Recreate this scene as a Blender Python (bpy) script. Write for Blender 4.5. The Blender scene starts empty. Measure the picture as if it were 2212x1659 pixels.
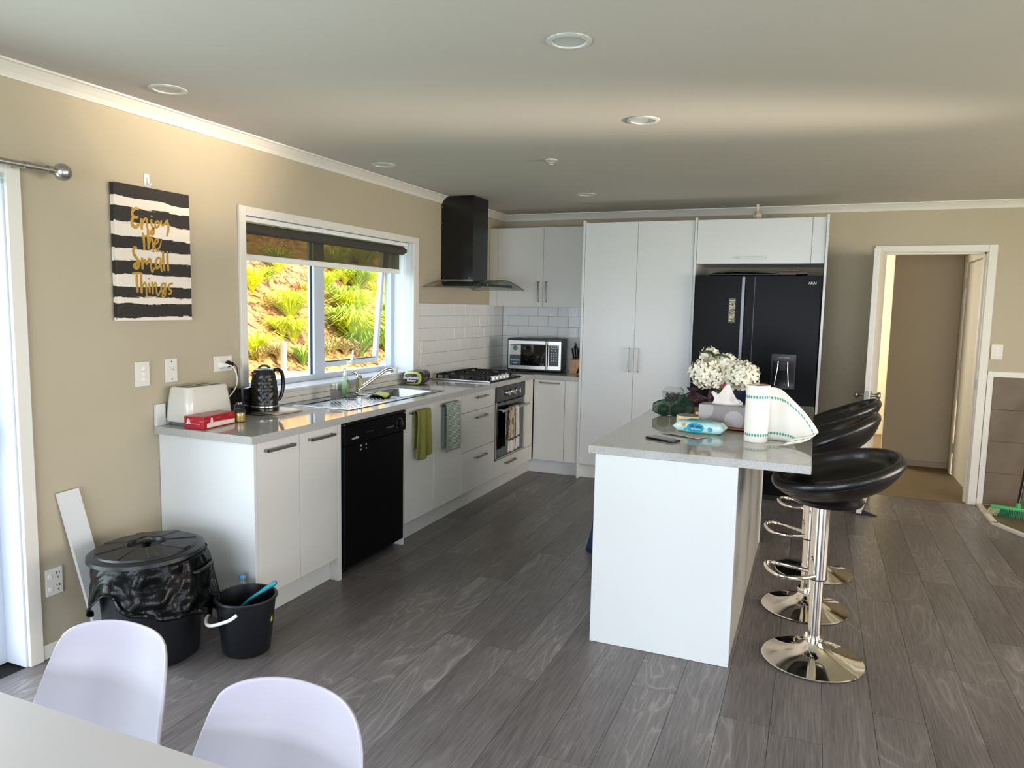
import bpy, bmesh, math, random
from mathutils import Vector, Matrix, noise
random.seed(7)
C = bpy.context.scene.collection
PI = math.pi
# ------------------------------------------------------------------ camera, world, lights, exposure
F, CAM = 1578.71, Vector((2.8887, -0.1201, 1.5028))
YAW, PITCH, ROLL = -0.3918, -0.1059, 0.0201
FW = Vector((math.sin(YAW)*math.cos(PITCH), math.cos(YAW)*math.cos(PITCH), math.sin(PITCH)))
_R = Vector((math.cos(YAW), -math.sin(YAW), 0)); _U = _R.cross(FW)
RT = math.cos(ROLL)*_R + math.sin(ROLL)*_U
UP = -math.sin(ROLL)*_R + math.cos(ROLL)*_U
cam_d = bpy.data.cameras.new('camera'); cam = bpy.data.objects.new('camera', cam_d); C.objects.link(cam)
cam_d.sensor_width = 36; cam_d.lens = F*36/2212; cam_d.clip_start = .02
M = Matrix((RT, UP, -FW)).transposed().to_4x4(); M.translation = CAM; cam.matrix_world = M
bpy.context.scene.camera = cam
def pix(px, py, x=None, y=None, z=None):
    "the point of a real plane (x, y or z = const) that lies behind a pixel of the 2212x1659 frame"
    d = FW + RT*((px-1106)/F) - UP*((py-829.5)/F)
    k, v = (0, x) if x is not None else (1, y) if y is not None else (2, z)
    return CAM + d*((v-CAM[k])/d[k])
sc = bpy.context.scene
sc.view_settings.view_transform = 'Standard'; sc.view_settings.look = 'None'
sc.view_settings.gamma = 1; sc.view_settings.use_curve_mapping = False
sc.view_settings.exposure = 0.80
sc.cycles.use_denoising = True
sc.cycles.max_bounces = 10; sc.cycles.diffuse_bounces = 6; sc.cycles.transparent_max_bounces = 12
sc.cycles.caustics_reflective = False; sc.cycles.caustics_refractive = False
wd = bpy.data.worlds.new('sky'); sc.world = wd; wd.use_nodes = True
bg = wd.node_tree.nodes['Background']; bg.inputs[0].default_value = (.76, .84, 1, 1); bg.inputs[1].default_value = 3.6
def aim(o, d):
    o.rotation_euler = Vector(d).to_track_quat('-Z', 'Y').to_euler()
def light(name, kind, loc, d, power, col, size=None, spread=None):
    l = bpy.data.lights.new(name, kind); o = bpy.data.objects.new(name, l); C.objects.link(o)
    o.location = loc; aim(o, d); l.energy = power; l.color = col
    if size: l.shape = 'RECTANGLE'; l.size, l.size_y = size
    if spread: l.spread = math.radians(spread)
    return o
sun = light('sun', 'SUN', (12, 2, 9), (-.80, .22, -.56), 6.5, (1, .90, .72)); sun.data.angle = .009
light('rear_door_daylight', 'AREA', (2.6, -2.9, 1.1), (0, 1, .16), 96, (.80, .86, 1), (3.4, 2.0))
light('left_door_daylight', 'AREA', (-.55, .55, 1.05), (1, .0, 0), 45, (.80, .88, 1), (2.2, 1.9))
light('added_warm_side_fill', 'AREA', (6.65, 3.5, 1.3), (-1, .10, .03), 46, (1, .80, .55), (3.0, 1.5), 150)  # added warm fill shining in through the right wall opening
light('added_ceiling_band_lamp', 'AREA', (6.62, 4.74, 1.68), (-.95, -.30, .115), 2.6, (1, .84, .66), (.40, .06), 13)  # narrow lamp added to lay the warm band along the ceiling
light('hall_window_daylight', 'AREA', (2.15, 9.2, 1.5), (1, .25, 0), 55, (1, .92, .74), (.9, 1.3))

# ------------------------------------------------------------------ helpers
def lin(h):
    h = h.lstrip('#'); v = [int(h[i:i+2], 16)/255 for i in (0, 2, 4)]
    return tuple(c/12.92 if c <= .04045 else ((c+.055)/1.055)**2.4 for c in v) + (1,)
def mat(name, col='#888888', rough=.5, metal=0, noise_amt=0, nscale=20, bump=0, bscale=60, trans=0, ior=1.45, coat=0, emit=0, alpha=1, sheen=0, sss=0):
    m = bpy.data.materials.new(name); m.use_nodes = True; nt = m.node_tree; b = nt.nodes['Principled BSDF']
    c = lin(col) if isinstance(col, str) else col
    b.inputs['Base Color'].default_value = c; b.inputs['Roughness'].default_value = rough
    b.inputs['Metallic'].default_value = metal; b.inputs['IOR'].default_value = ior
    b.inputs['Transmission Weight'].default_value = trans; b.inputs['Coat Weight'].default_value = coat
    b.inputs['Alpha'].default_value = alpha; b.inputs['Sheen Weight'].default_value = sheen
    tc = nt.nodes.new('ShaderNodeTexCoord')
    if emit: b.inputs['Emission Color'].default_value = c; b.inputs['Emission Strength'].default_value = emit
    if noise_amt:
        n = nt.nodes.new('ShaderNodeTexNoise'); n.inputs['Scale'].default_value = nscale; n.inputs['Detail'].default_value = 5
        nt.links.new(tc.outputs['Object'], n.inputs['Vector'])
        r = nt.nodes.new('ShaderNodeMapRange'); r.inputs[1].default_value = .3; r.inputs[2].default_value = .7
        r.inputs[3].default_value = 1-noise_amt; r.inputs[4].default_value = 1+noise_amt
        nt.links.new(n.outputs['Fac'], r.inputs[0])
        v = nt.nodes.new('ShaderNodeVectorMath'); v.operation = 'SCALE'; v.inputs[0].default_value = c[:3]
        nt.links.new(r.outputs[0], v.inputs['Scale']); nt.links.new(v.outputs[0], b.inputs['Base Color'])
    if bump:
        n = nt.nodes.new('ShaderNodeTexNoise'); n.inputs['Scale'].default_value = bscale; n.inputs['Detail'].default_value = 3
        nt.links.new(tc.outputs['Object'], n.inputs['Vector'])
        bp = nt.nodes.new('ShaderNodeBump'); bp.inputs['Strength'].default_value = bump; bp.inputs['Distance'].default_value = .01
        nt.links.new(n.outputs['Fac'], bp.inputs['Height']); nt.links.new(bp.outputs[0], b.inputs['Normal'])
    return m
def bsdf(m): return m.node_tree.nodes['Principled BSDF']
def N(m, t, **kw):
    n = m.node_tree.nodes.new(t)
    for k, v in kw.items():
        if k.startswith('i_'): n.inputs[k[2:].replace('_', ' ')].default_value = v
        else: setattr(n, k, v)
    return n
def L(m, a, b): m.node_tree.links.new(a, b)

ORIGIN = {}
def obj(name, bm, m, parent=None, smooth=None, kind=None):
    "link ONE mesh object; parts of a thing are given in world coordinates when the thing was opened with at_world=True"
    me = bpy.data.meshes.new(name)
    if isinstance(bm, bmesh.types.BMesh):
        if parent is not None and parent.name in ORIGIN: bmesh.ops.translate(bm, verts=bm.verts, vec=-ORIGIN[parent.name])
        bmesh.ops.recalc_face_normals(bm, faces=bm.faces)
        bm.to_mesh(me); bm.free()
    if smooth is not None:
        me.polygons.foreach_set('use_smooth', [True]*len(me.polygons))
        if smooth < 3.1: me.set_sharp_from_angle(angle=smooth)
    me.materials.append(m)
    o = bpy.data.objects.new(name, me); C.objects.link(o)
    if parent is not None:
        o.parent = parent
        if parent.name in ORIGIN: ORIGIN[o.name] = ORIGIN[parent.name]
    if kind: o['kind'] = kind
    return o
def tag(o, label, cat, group=None, kind=None):
    o['label'] = label; o['category'] = cat
    if group: o['group'] = group
    if kind: o['kind'] = kind
    return o
def thing(name, label, cat, loc=(0, 0, 0), rz=0, group=None, at_world=False):
    o = bpy.data.objects.new(name, None); C.objects.link(o); o.empty_display_size = .05
    o.location = loc; o.rotation_euler = (0, 0, rz)
    if at_world: ORIGIN[o.name] = Vector(loc)
    return tag(o, label, cat, group)
def struct(name, bm, m, smooth=None, label=None):
    o = obj(name, bm, m, None, smooth); o['kind'] = 'structure'
    if label: o['label'] = label
    return o
def copy_tree(o, parent=None):
    c = o.copy(); C.objects.link(c); c.parent = parent
    for ch in list(o.children): copy_tree(ch, c)
    return c
def B(): return bmesh.new()
def box(bm, a, b, bev=0, seg=1):
    a, b = Vector(a), Vector(b); lo = Vector(map(min, a, b)); hi = Vector(map(max, a, b))
    r = bmesh.ops.create_cube(bm, size=1); vs = r['verts']
    for v in vs: v.co = Vector([lo[i] + (v.co[i]+.5)*(hi[i]-lo[i]) for i in range(3)])
    if bev:
        es = list({e for v in vs for e in v.link_edges})
        bmesh.ops.bevel(bm, geom=es, offset=bev, segments=seg, affect='EDGES', profile=.6)
    return bm
def bx(a, b, bev=0, seg=1): return box(B(), a, b, bev, seg)
def tube(bm, pts, r, n=10, cap=True, closed=False):
    pts = [Vector(p) for p in pts]; k = len(pts); rings = []
    rs = r if isinstance(r, (list, tuple)) else [r]*k
    ref = None
    for i, p in enumerate(pts):
        if closed: d = pts[(i+1) % k]-pts[i-1]
        else: d = pts[min(i+1, k-1)]-pts[max(i-1, 0)]
        d.normalize()
        if ref is None:
            ref = d.cross(Vector((0, 0, 1)))
            if ref.length < .1: ref = d.cross(Vector((1, 0, 0)))
        ref = (ref - d*ref.dot(d)).normalized(); q = d.cross(ref)
        rings.append([bm.verts.new(p + rs[i]*(ref*math.cos(2*PI*j/n)+q*math.sin(2*PI*j/n))) for j in range(n)])
    for i in range(k if closed else k-1):
        A, Bq = rings[i], rings[(i+1) % k]
        for j in range(n): bm.faces.new((A[j], A[(j+1) % n], Bq[(j+1) % n], Bq[j]))
    if cap and not closed: bm.faces.new(rings[0]); bm.faces.new(rings[-1][::-1])
    return bm
def spline(pts, n=6, closed=False):
    P = [Vector(p) for p in pts]; out = []; k = len(P)
    for i in range(k if closed else k-1):
        g = (lambda j: P[j % k]) if closed else (lambda j: P[max(0, min(k-1, j))])
        a, b, c, d = g(i-1), g(i), g(i+1), g(i+2)
        for s in range(n):
            t = s/n
            out.append(.5*((2*b)+(c-a)*t+(2*a-5*b+4*c-d)*t*t+(3*b-a-3*c+d)*t**3))
    if not closed: out.append(P[-1])
    return out
def lathe(bm, prof, c=(0, 0, 0), n=32, axis='z', a0=0, a1=2*PI):
    c = Vector(c); full = abs(a1-a0-2*PI) < 1e-6; rings = []
    for r, h in prof:
        ring = []
        if r < 1e-6:
            p = {'z': (0, 0, h), 'x': (h, 0, 0), 'y': (0, h, 0)}[axis]; ring = [bm.verts.new(c+Vector(p))]
        else:
            for j in range(n if full else n+1):
                a = a0+(a1-a0)*j/n; u, v = r*math.cos(a), r*math.sin(a)
                p = {'z': (u, v, h), 'x': (h, u, v), 'y': (v, h, u)}[axis]; ring.append(bm.verts.new(c+Vector(p)))
        rings.append(ring)
    for A, Bq in zip(rings, rings[1:]):
        m = max(len(A), len(Bq))
        for j in range(m if full else m-1):
            j2 = (j+1) % m
            if len(A) == 1 and len(Bq) == 1: continue
            if len(A) == 1: bm.faces.new((A[0], Bq[j], Bq[j2]))
            elif len(Bq) == 1: bm.faces.new((A[j], A[j2], Bq[0]))
            else: bm.faces.new((A[j], A[j2], Bq[j2], Bq[j]))
    return bm
def cyl(bm, c, r, h, n=24, axis='z', bev=0):
    if bev: return lathe(bm, [(0, 0), (r-bev, 0), (r, bev), (r, h-bev), (r-bev, h), (0, h)], c, n, axis)
    return lathe(bm, [(0, 0), (r, 0), (r, h), (0, h)], c, n, axis)
def grid(bm, fn, nu, nv, closed_u=False, uvs=True):
    V = [[bm.verts.new(fn(i/nu, j/nv)) for j in range(nv+1)] for i in range(nu if closed_u else nu+1)]
    lay = bm.loops.layers.uv.verify() if uvs else None
    for i in range(nu):
        for j in range(nv):
            i2 = (i+1) % nu if closed_u else i+1
            try: f = bm.faces.new((V[i][j], V[i2][j], V[i2][j+1], V[i][j+1]))
            except ValueError: continue
            if uvs:
                for lp, (a, b) in zip(f.loops, ((i, j), (i+1, j), (i+1, j+1), (i, j+1))): lp[lay].uv = (a/nu, b/nv)
    return bm
def solid(o, t, off=0):
    m = o.modifiers.new('thick', 'SOLIDIFY'); m.thickness = t; m.offset = off; return o
def subd(o, n=1):
    m = o.modifiers.new('sub', 'SUBSURF'); m.levels = m.render_levels = n; return o
def poly(bm, pts, d):
    "a flat outline pts extruded by vector d"
    vs = [bm.verts.new(p) for p in pts]; f = bm.faces.new(vs)
    r = bmesh.ops.extrude_face_region(bm, geom=[f])
    bmesh.ops.translate(bm, verts=[v for v in r['geom'] if isinstance(v, bmesh.types.BMVert)], vec=Vector(d)); return bm
def text(name, s, size, loc, xdir, ydir, m, parent, align='CENTER', shear=0, bold=0):
    cu = bpy.data.curves.new(name, 'FONT'); cu.body = s; cu.size = size; cu.align_x = align; cu.align_y = 'CENTER'
    cu.extrude = .0003; cu.shear = shear; cu.offset = bold; cu.resolution_u = 3
    cu.materials.append(m); o = bpy.data.objects.new(name, cu); C.objects.link(o); o.parent = parent
    X, Y = Vector(xdir).normalized(), Vector(ydir).normalized(); Z = X.cross(Y)
    R = Matrix((X, Y, Z)).transposed().to_4x4()
    bpy.context.view_layer.update()
    me = bpy.data.meshes.new_from_object(o.evaluated_get(bpy.context.evaluated_depsgraph_get())); bpy.data.objects.remove(o)
    me.name = name; o = bpy.data.objects.new(name, me); C.objects.link(o); o.parent = parent
    L0 = Vector(loc) - (ORIGIN[parent.name] if parent and parent.name in ORIGIN else Vector((0, 0, 0)))
    o.matrix_local = Matrix.Translation(L0) @ R
    return o
def ns(p, s=1, seed=0): return noise.noise(Vector(p)*s + Vector((seed*7.3, seed*3.1, seed)))

# ------------------------------------------------------------------ materials
PAINT = mat('wall_paint', '#b2a78f', .75, noise_amt=.02, nscale=3, bump=.02, bscale=400)
CEIL = mat('ceiling_paint', '#c6c0b9', .85, noise_amt=.015, nscale=2)
TRIM = mat('white_trim_paint', '#dcd8cd', .45)
GLOSSW = mat('white_melamine', '#d6d8d6', .22, noise_amt=.012, nscale=4)
SATINW = mat('white_cabinet_satin', '#d4d3cc', .3, noise_amt=.012, nscale=4)
KICK = mat('white_kick_board', '#cfd0cc', .35)
ALU = mat('white_aluminium', '#c3cbd6', .35, metal=.1)
STEEL = mat('brushed_steel', '#b6b4ae', .28, metal=1, noise_amt=.05, nscale=80)
SINKM = mat('sink_steel', '#9da0a3', .27, metal=1, noise_amt=.04, nscale=60)
CHROME = mat('chrome', '#e6e2da', .04, metal=1)
NICKEL = mat('satin_nickel', '#a09a90', .28, metal=1)
HANDLE = mat('pewter_handle', '#8d8883', .32, metal=.9)
BLACK = mat('black_gloss', '#0b0c0d', .22)
BLACKM = mat('black_matt', '#121314', .5, noise_amt=.1, nscale=40)
FRIDGEM = mat('black_fridge_steel', '#0a0b0b', .30, noise_amt=.05, nscale=8); bsdf(FRIDGEM).inputs['Specular IOR Level'].default_value = .08
DARKGLASS = mat('dark_oven_glass', '#050607', .05, coat=.5)
IRON = mat('cast_iron', '#151515', .55, bump=.2, bscale=200)
WHITEP = mat('white_plastic', '#e9e7e2', .35)
SWITCHP = mat('white_switch_plastic', '#dcd7cc', .35)
CHAIRP = mat('white_chair_plastic', '#b3b0bb', .38)
TABLEM = mat('white_table_top', '#c9c8ca', .3, noise_amt=.02, nscale=3)
LEATHER = mat('black_leather', '#0c0b0b', .3, bump=.12, bscale=220, coat=.15)
BINM = mat('black_bin_plastic', '#101318', .38, noise_amt=.08, nscale=9)
LINER = mat('black_liner_plastic', '#060707', .22, bump=.3, bscale=22); bsdf(LINER).inputs['Specular IOR Level'].default_value = .2
PAPER = mat('white_paper', '#eeece6', .8)
TISSUE = mat('tissue_paper', '#ece6e0', .9)
WOODL = mat('light_wood', '#c89a6a', .5, noise_amt=.1, nscale=18)
BLUEBAG = mat('navy_fabric', '#1b2c50', .7, noise_amt=.12, nscale=30)
RED = mat('red_plastic', '#a3302b', .45)
TEAL = mat('teal_plastic', '#1593a6', .35)
YELLOW = mat('yellow_skin', '#c79a1c', .5, noise_amt=.08, nscale=30)
GOLD = mat('gold_foil', '#b8903c', .4, metal=.25, noise_amt=.08, nscale=30)
INKW = mat('pale_print', '#bfc4c4', .5)
INKD = mat('dark_print', '#1d2b3a', .5)
PURPLE = mat('plum_bag_plastic', '#3a1f2c', .28, bump=.3, bscale=40, coat=.4)
LIMEP = mat('lime_print', '#b8c95c', .35)
LEAF = mat('dark_green_leaf', '#3f5a2e', .45, noise_amt=.15, nscale=25)
STEMM = mat('green_stem', '#6e8043', .5)
PETAL = mat('cream_petal', '#f3eedc', .6, noise_amt=.06, nscale=30)
CARPET = mat('hall_carpet', '#7a6a4f', .95, noise_amt=.35, nscale=160, bump=.6, bscale=260)
TILEM = mat('white_gloss_tile', '#dcdcd6', .09, noise_amt=.015, nscale=3)
GROUT = mat('grout', '#9c9a94', .8)
STONE = mat('brown_hearth_tile', '#6b5c49', .5, noise_amt=.12, nscale=6)
DARKSL = mat('floor_underlay', '#0d0c0c', .9)
GREEND = mat('green_broom_plastic', '#0f6b45', .5)
GREENL = mat('bright_green_plastic', '#43a85f', .4)
def glass(name, tint=(1, 1, 1, 1), refl=.5, op=0.0, opcol='#888888'):
    m = bpy.data.materials.new(name); m.use_nodes = True; nt = m.node_tree
    for n in list(nt.nodes):
        if n.type == 'BSDF_PRINCIPLED': nt.nodes.remove(n)
    out = [n for n in nt.nodes if n.type == 'OUTPUT_MATERIAL'][0]
    t = N(m, 'ShaderNodeBsdfTransparent'); t.inputs[0].default_value = tint
    g = N(m, 'ShaderNodeBsdfGlossy'); g.inputs['Roughness'].default_value = .02
    f = N(m, 'ShaderNodeFresnel'); f.inputs[0].default_value = 1.2 + refl*.5
    ge = N(m, 'ShaderNodeNewGeometry'); iv = N(m, 'ShaderNodeMath', operation='SUBTRACT'); iv.inputs[0].default_value = 1; L(m, ge.outputs['Backfacing'], iv.inputs[1])
    fm = N(m, 'ShaderNodeMath', operation='MULTIPLY'); L(m, f.outputs[0], fm.inputs[0]); L(m, iv.outputs[0], fm.inputs[1])
    mx = N(m, 'ShaderNodeMixShader'); L(m, fm.outputs[0], mx.inputs[0]); L(m, t.outputs[0], mx.inputs[1]); L(m, g.outputs[0], mx.inputs[2])
    last = mx
    if op:
        d = N(m, 'ShaderNodeBsdfDiffuse'); d.inputs[0].default_value = lin(opcol)
        m2 = N(m, 'ShaderNodeMixShader'); m2.inputs[0].default_value = op
        L(m, mx.outputs[0], m2.inputs[1]); L(m, d.outputs[0], m2.inputs[2]); last = m2
    L(m, last.outputs[0], out.inputs[0]); return m
PANE = glass('window_glass', (.97, .99, .98, 1), .5)
HOODGLASS = glass('hood_glass', (.72, .77, .73, 1), .6, .05, '#8a9088')
CLEARP = glass('clear_plastic', (.90, .93, .93, 1), .6, .10, '#c8ccd0')
CLEARG = glass('clear_jar_glass', (.88, .90, .88, 1), .9)
OLIVEG = glass('olive_vase_glass', (.62, .66, .44, 1), .8, .25, '#5f6a42')
BLINDM = glass('sheer_charcoal_blind', (.55, .53, .38, 1), 0, .52, '#5a554a')
# quartz worktop
QUARTZ = mat('grey_quartz', '#a9a8a2', .07, ior=1.5, coat=.0)
_v = N(QUARTZ, 'ShaderNodeTexVoronoi', i_Scale=420.0); _t = N(QUARTZ, 'ShaderNodeTexCoord'); L(QUARTZ, _t.outputs['Object'], _v.inputs['Vector'])
_s = N(QUARTZ, 'ShaderNodeSeparateColor'); L(QUARTZ, _v.outputs['Color'], _s.inputs[0])
_r = N(QUARTZ, 'ShaderNodeValToRGB'); _r.color_ramp.elements[0].color = lin('#979794'); _r.color_ramp.elements[1].color = lin('#b6b5ae')
_e = _r.color_ramp.elements.new(.25); _e.color = lin('#a8a7a2'); L(QUARTZ, _s.outputs[0], _r.inputs[0]); L(QUARTZ, _r.outputs[0], bsdf(QUARTZ).inputs['Base Color'])
# grey limed-oak planks
OAK = mat('grey_limed_oak', '#5f5a58', .34)
_t = N(OAK, 'ShaderNodeTexCoord'); _oi = N(OAK, 'ShaderNodeObjectInfo')
_m = N(OAK, 'ShaderNodeVectorMath', operation='SCALE'); _m.inputs[0].default_value = (3.7, 11.3, 5.1); L(OAK, _oi.outputs['Random'], _m.inputs['Scale'])
_m2 = N(OAK, 'ShaderNodeVectorMath', operation='SCALE'); _m2.inputs['Scale'].default_value = 7.0; L(OAK, _m.outputs[0], _m2.inputs[0])
_a = N(OAK, 'ShaderNodeVectorMath', operation='ADD'); L(OAK, _t.outputs['Object'], _a.inputs[0]); L(OAK, _m2.outputs[0], _a.inputs[1])
_mp = N(OAK, 'ShaderNodeMapping'); _mp.inputs['Scale'].default_value = (1, .19, 1); L(OAK, _a.outputs[0], _mp.inputs[0])
_n1 = N(OAK, 'ShaderNodeTexNoise', i_Scale=4.2, i_Detail=2.6, i_Distortion=.7); L(OAK, _mp.outputs[0], _n1.inputs['Vector'])
_mu = N(OAK, 'ShaderNodeMath', operation='MULTIPLY'); _mu.inputs[1].default_value = 27; L(OAK, _n1.outputs['Fac'], _mu.inputs[0])
_si = N(OAK, 'ShaderNodeMath', operation='PINGPONG'); _si.inputs[1].default_value = 1; L(OAK, _mu.outputs[0], _si.inputs[0])
_pw = N(OAK, 'ShaderNodeMath', operation='POWER'); _pw.inputs[1].default_value = 6; L(OAK, _si.outputs[0], _pw.inputs[0])
_mp2 = N(OAK, 'ShaderNodeMapping'); _mp2.inputs['Scale'].default_value = (1, .045, 1); L(OAK, _a.outputs[0], _mp2.inputs[0])
_n2 = N(OAK, 'ShaderNodeTexNoise', i_Scale=150.0, i_Detail=4.0); L(OAK, _mp2.outputs[0], _n2.inputs['Vector'])
_n3 = N(OAK, 'ShaderNodeTexNoise', i_Scale=3.0, i_Detail=2.0); L(OAK, _mp.outputs[0], _n3.inputs['Vector'])
_r1 = N(OAK, 'ShaderNodeValToRGB'); _r1.color_ramp.elements[0].color = lin('#4e4948'); _r1.color_ramp.elements[1].color = lin('#7d7776')
_r1.color_ramp.elements[0].position = .33; _r1.color_ramp.elements[1].position = .68
_mm = N(OAK, 'ShaderNodeMath', operation='MULTIPLY_ADD'); _mm.inputs[1].default_value = .56; L(OAK, _n2.outputs['Fac'], _mm.inputs[0])
_m3 = N(OAK, 'ShaderNodeMath', operation='MULTIPLY'); _m3.inputs[1].default_value = .46; L(OAK, _n3.outputs['Fac'], _m3.inputs[0]); L(OAK, _m3.outputs[0], _mm.inputs[2])
L(OAK, _mm.outputs[0], _r1.inputs[0])
_mx = N(OAK, 'ShaderNodeMix', data_type='RGBA'); _mx.inputs['B'].default_value = lin('#a39e9c'); L(OAK, _r1.outputs[0], _mx.inputs['A'])
_m4 = N(OAK, 'ShaderNodeMath', operation='MULTIPLY'); _m4.inputs[1].default_value = .55; L(OAK, _pw.outputs[0], _m4.inputs[0])
_m5 = N(OAK, 'ShaderNodeMath', operation='MULTIPLY'); L(OAK, _m4.outputs[0], _m5.inputs[0])
_m6 = N(OAK, 'ShaderNodeMapRange'); _m6.inputs[1].default_value = .44; _m6.inputs[2].default_value = .62; L(OAK, _n3.outputs['Fac'], _m6.inputs[0]); L(OAK, _m6.outputs[0], _m5.inputs[1])
L(OAK, _m5.outputs[0], _mx.inputs['Factor']); L(OAK, _mx.outputs['Result'], bsdf(OAK).inputs['Base Color'])
_b = N(OAK, 'ShaderNodeBump'); _b.inputs['Strength'].default_value = .12; _b.inputs['Distance'].default_value = .002; L(OAK, _n2.outputs['Fac'], _b.inputs['Height']); L(OAK, _b.outputs[0], bsdf(OAK).inputs['Normal'])

# ------------------------------------------------------------------ room shell
D, CE = 6.58, 2.385
XR, YR = 6.4, -3.0          # right and rear walls (outside the view)
WT = .2
# left wall with kitchen window and sliding door openings
WY0, WY1, WZ0, WZ1 = 3.022, 4.826, .990, 1.972
DY0, DY1, DZ = -.65, 1.765, 1.955
bm = B()
for (y0, y1, z0, z1) in ((YR, DY0, 0, CE+.3), (DY0, DY1, DZ, CE+.3), (DY1, WY0, 0, CE+.3), (WY0, WY1, 0, WZ0-.02), (WY0, WY1, WZ1, CE+.3), (WY1, D+.2, 0, CE+.3)):
    box(bm, (-WT, y0, z0), (0, y1, z1))
struct('wall_left', bm, PAINT)
DX0, DX1, DH = 3.345, 4.082, 1.995
bm = B()
box(bm, (0, D, 0), (DX0-.02, D+.10, CE+.3)); box(bm, (DX1+.02, D, 0), (XR, D+.10, CE+.3)); box(bm, (DX0-.02, D, DH+.02), (DX1+.02, D+.10, CE+.3))
struct('wall_back', bm, PAINT)
bm = B()
for (y0, y1, z0, z1) in ((YR, -2.0, 0, CE+.3), (-2.0, .9, 2.1, CE+.3), (.9, 1.9, 0, CE+.3), (1.9, 5.1, 0, .5), (1.9, 5.1, 2.1, CE+.3), (5.1, D+.2, 0, CE+.3)): box(bm, (XR, y0, z0), (XR+.15, y1, z1))  # openings in this unseen wall are added to let warm light in
struct('wall_right', bm, PAINT)
bm = B()
for (x0, x1, z0, z1) in ((-.2, .9, 0, CE+.3), (.9, 4.3, 2.1, CE+.3), (4.3, XR+.15, 0, CE+.3)): box(bm, (x0, YR-.15, z0), (x1, YR, z1))
struct('wall_rear', bm, PAINT)
struct('ceiling', bx((-.2, YR-.15, CE), (XR+.15, 10.2, CE+.12)), CEIL)
roof = tag(obj('roof', poly(B(), [(-.5, YR-.5, CE+.3), (XR+.5, YR-.5, CE+.3), (XR+.5, 10.4, CE+.3), (-.5, 10.4, CE+.3)], (0, 0, .12)), mat('dark_roofing', '#3c3e40', .6)), 'dark flat roof over the house', 'roof', kind='structure')
ver = tag(obj('sun_blocking_slab', bx((XR+.5, 1.0, CE+.3), (XR+4.2, 6.2, CE+.40)), bpy.data.materials['dark_roofing']), 'unseen flat slab added to keep the sun out of the right-hand opening', 'roof', kind='structure')  # unseen slab added only to block direct sun from the right wall opening
# cornice (coved): profile swept along the left and back walls
def cornice(name, a, b, nrm):
    a, b, nrm = Vector(a), Vector(b), Vector(nrm); c = .058
    prof = [(0, -c), (.008, -c), (.010, -c+.006), (.018, -c+.020), (.034, -c+.036), (c-.010, -.010), (c-.006, -.009), (c, -.008), (c, 0), (0, 0)]
    mit = (b-a).normalized()
    bm = B(); r1 = [bm.verts.new(a+nrm*p+Vector((0, 0, q))) for p, q in prof]; r2 = [bm.verts.new(b+nrm*p-mit*p*0+Vector((0, 0, q))) for p, q in prof]
    for i in range(len(prof)): j = (i+1) % len(prof); bm.faces.new((r1[i], r1[j], r2[j], r2[i]))
    bm.faces.new(r1); bm.faces.new(r2[::-1])
    return struct(name, bm, TRIM)
cornice('trim_1', (0, YR, CE), (0, D, CE), (1, 0, 0))
cornice('trim_2', (0, D, CE), (XR, D, CE), (0, -1, 0))
# floor: dark underlay with every plank in view as its own part
slab = struct('floor', bx((-.2, YR-.15, -.16), (XR+.15, D+.02, -.008)), DARKSL)
PW, PL = .1773, 1.22
def inview(x, y):
    d = Vector((x, y, 0))-CAM; f = d.dot(FW)
    if f < .3: return False
    u, v = 1106+F*d.dot(RT)/f, 829.5-F*d.dot(UP)/f
    return -60 < u < 2270 and 850 < v < 1730
known = {0: 2.655, -1: 2.07, 2: 2.57, 5: 2.83, -3: 2.517, 1: 3.16, 3: 3.75, 4: 3.30}
pm = bpy.data.meshes.new('plank'); bm = bx((-PW/2+.0007, -PL/2+.0007, -.008), (PW/2-.0007, PL/2-.0007, 0)); bm.to_mesh(pm); bm.free(); pm.materials.append(OAK)
rest = B(); npl = 0
rr = random.Random(3)
for k in range(-13, 24):
    xc = 2.285 + PW*(k+.5)
    off = known.get(k, rr.random()*PL)
    n0 = math.floor((YR-off)/PL)
    for j in range(n0, 9):
        y0 = off+j*PL; y1 = y0+PL
        if y0 > D or y1 < YR: continue
        ya, yb = max(y0, YR), min(y1, D); xa, xb_ = max(xc-PW/2, 0), min(xc+PW/2, XR)
        if xb_-xa < .01: continue
        vis = any(inview(xa+(xb_-xa)*a/2, ya+(yb-ya)*b/4) for a in range(3) for b in range(5))
        if vis and npl < 298 and not (xc < .5 and ya > 2.4) and not (1.0 < xc < 2.9 and ya > 6.0):
            p = bpy.data.objects.new('plank', pm); C.objects.link(p); p.parent = slab
            p.location = ((xa+xb_)/2, (ya+yb)/2, 0); p.scale = ((xb_-xa)/PW, (yb-ya)/PL, 1); npl += 1
        else: box(rest, (xa+.0007, ya+.0007, -.008), (xb_-.0007, yb-.0007, 0))
obj('planks_out_of_view', rest, OAK, slab, kind='stuff')
# baseboards
struct('baseboard_left', bx((0, DY1+.055, 0), (.012, 2.434, .062), .003), TRIM)
struct('baseboard_back', bx((DX1+.062, D-.012, .03), (4.15, D, .062), .003), TRIM)
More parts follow.
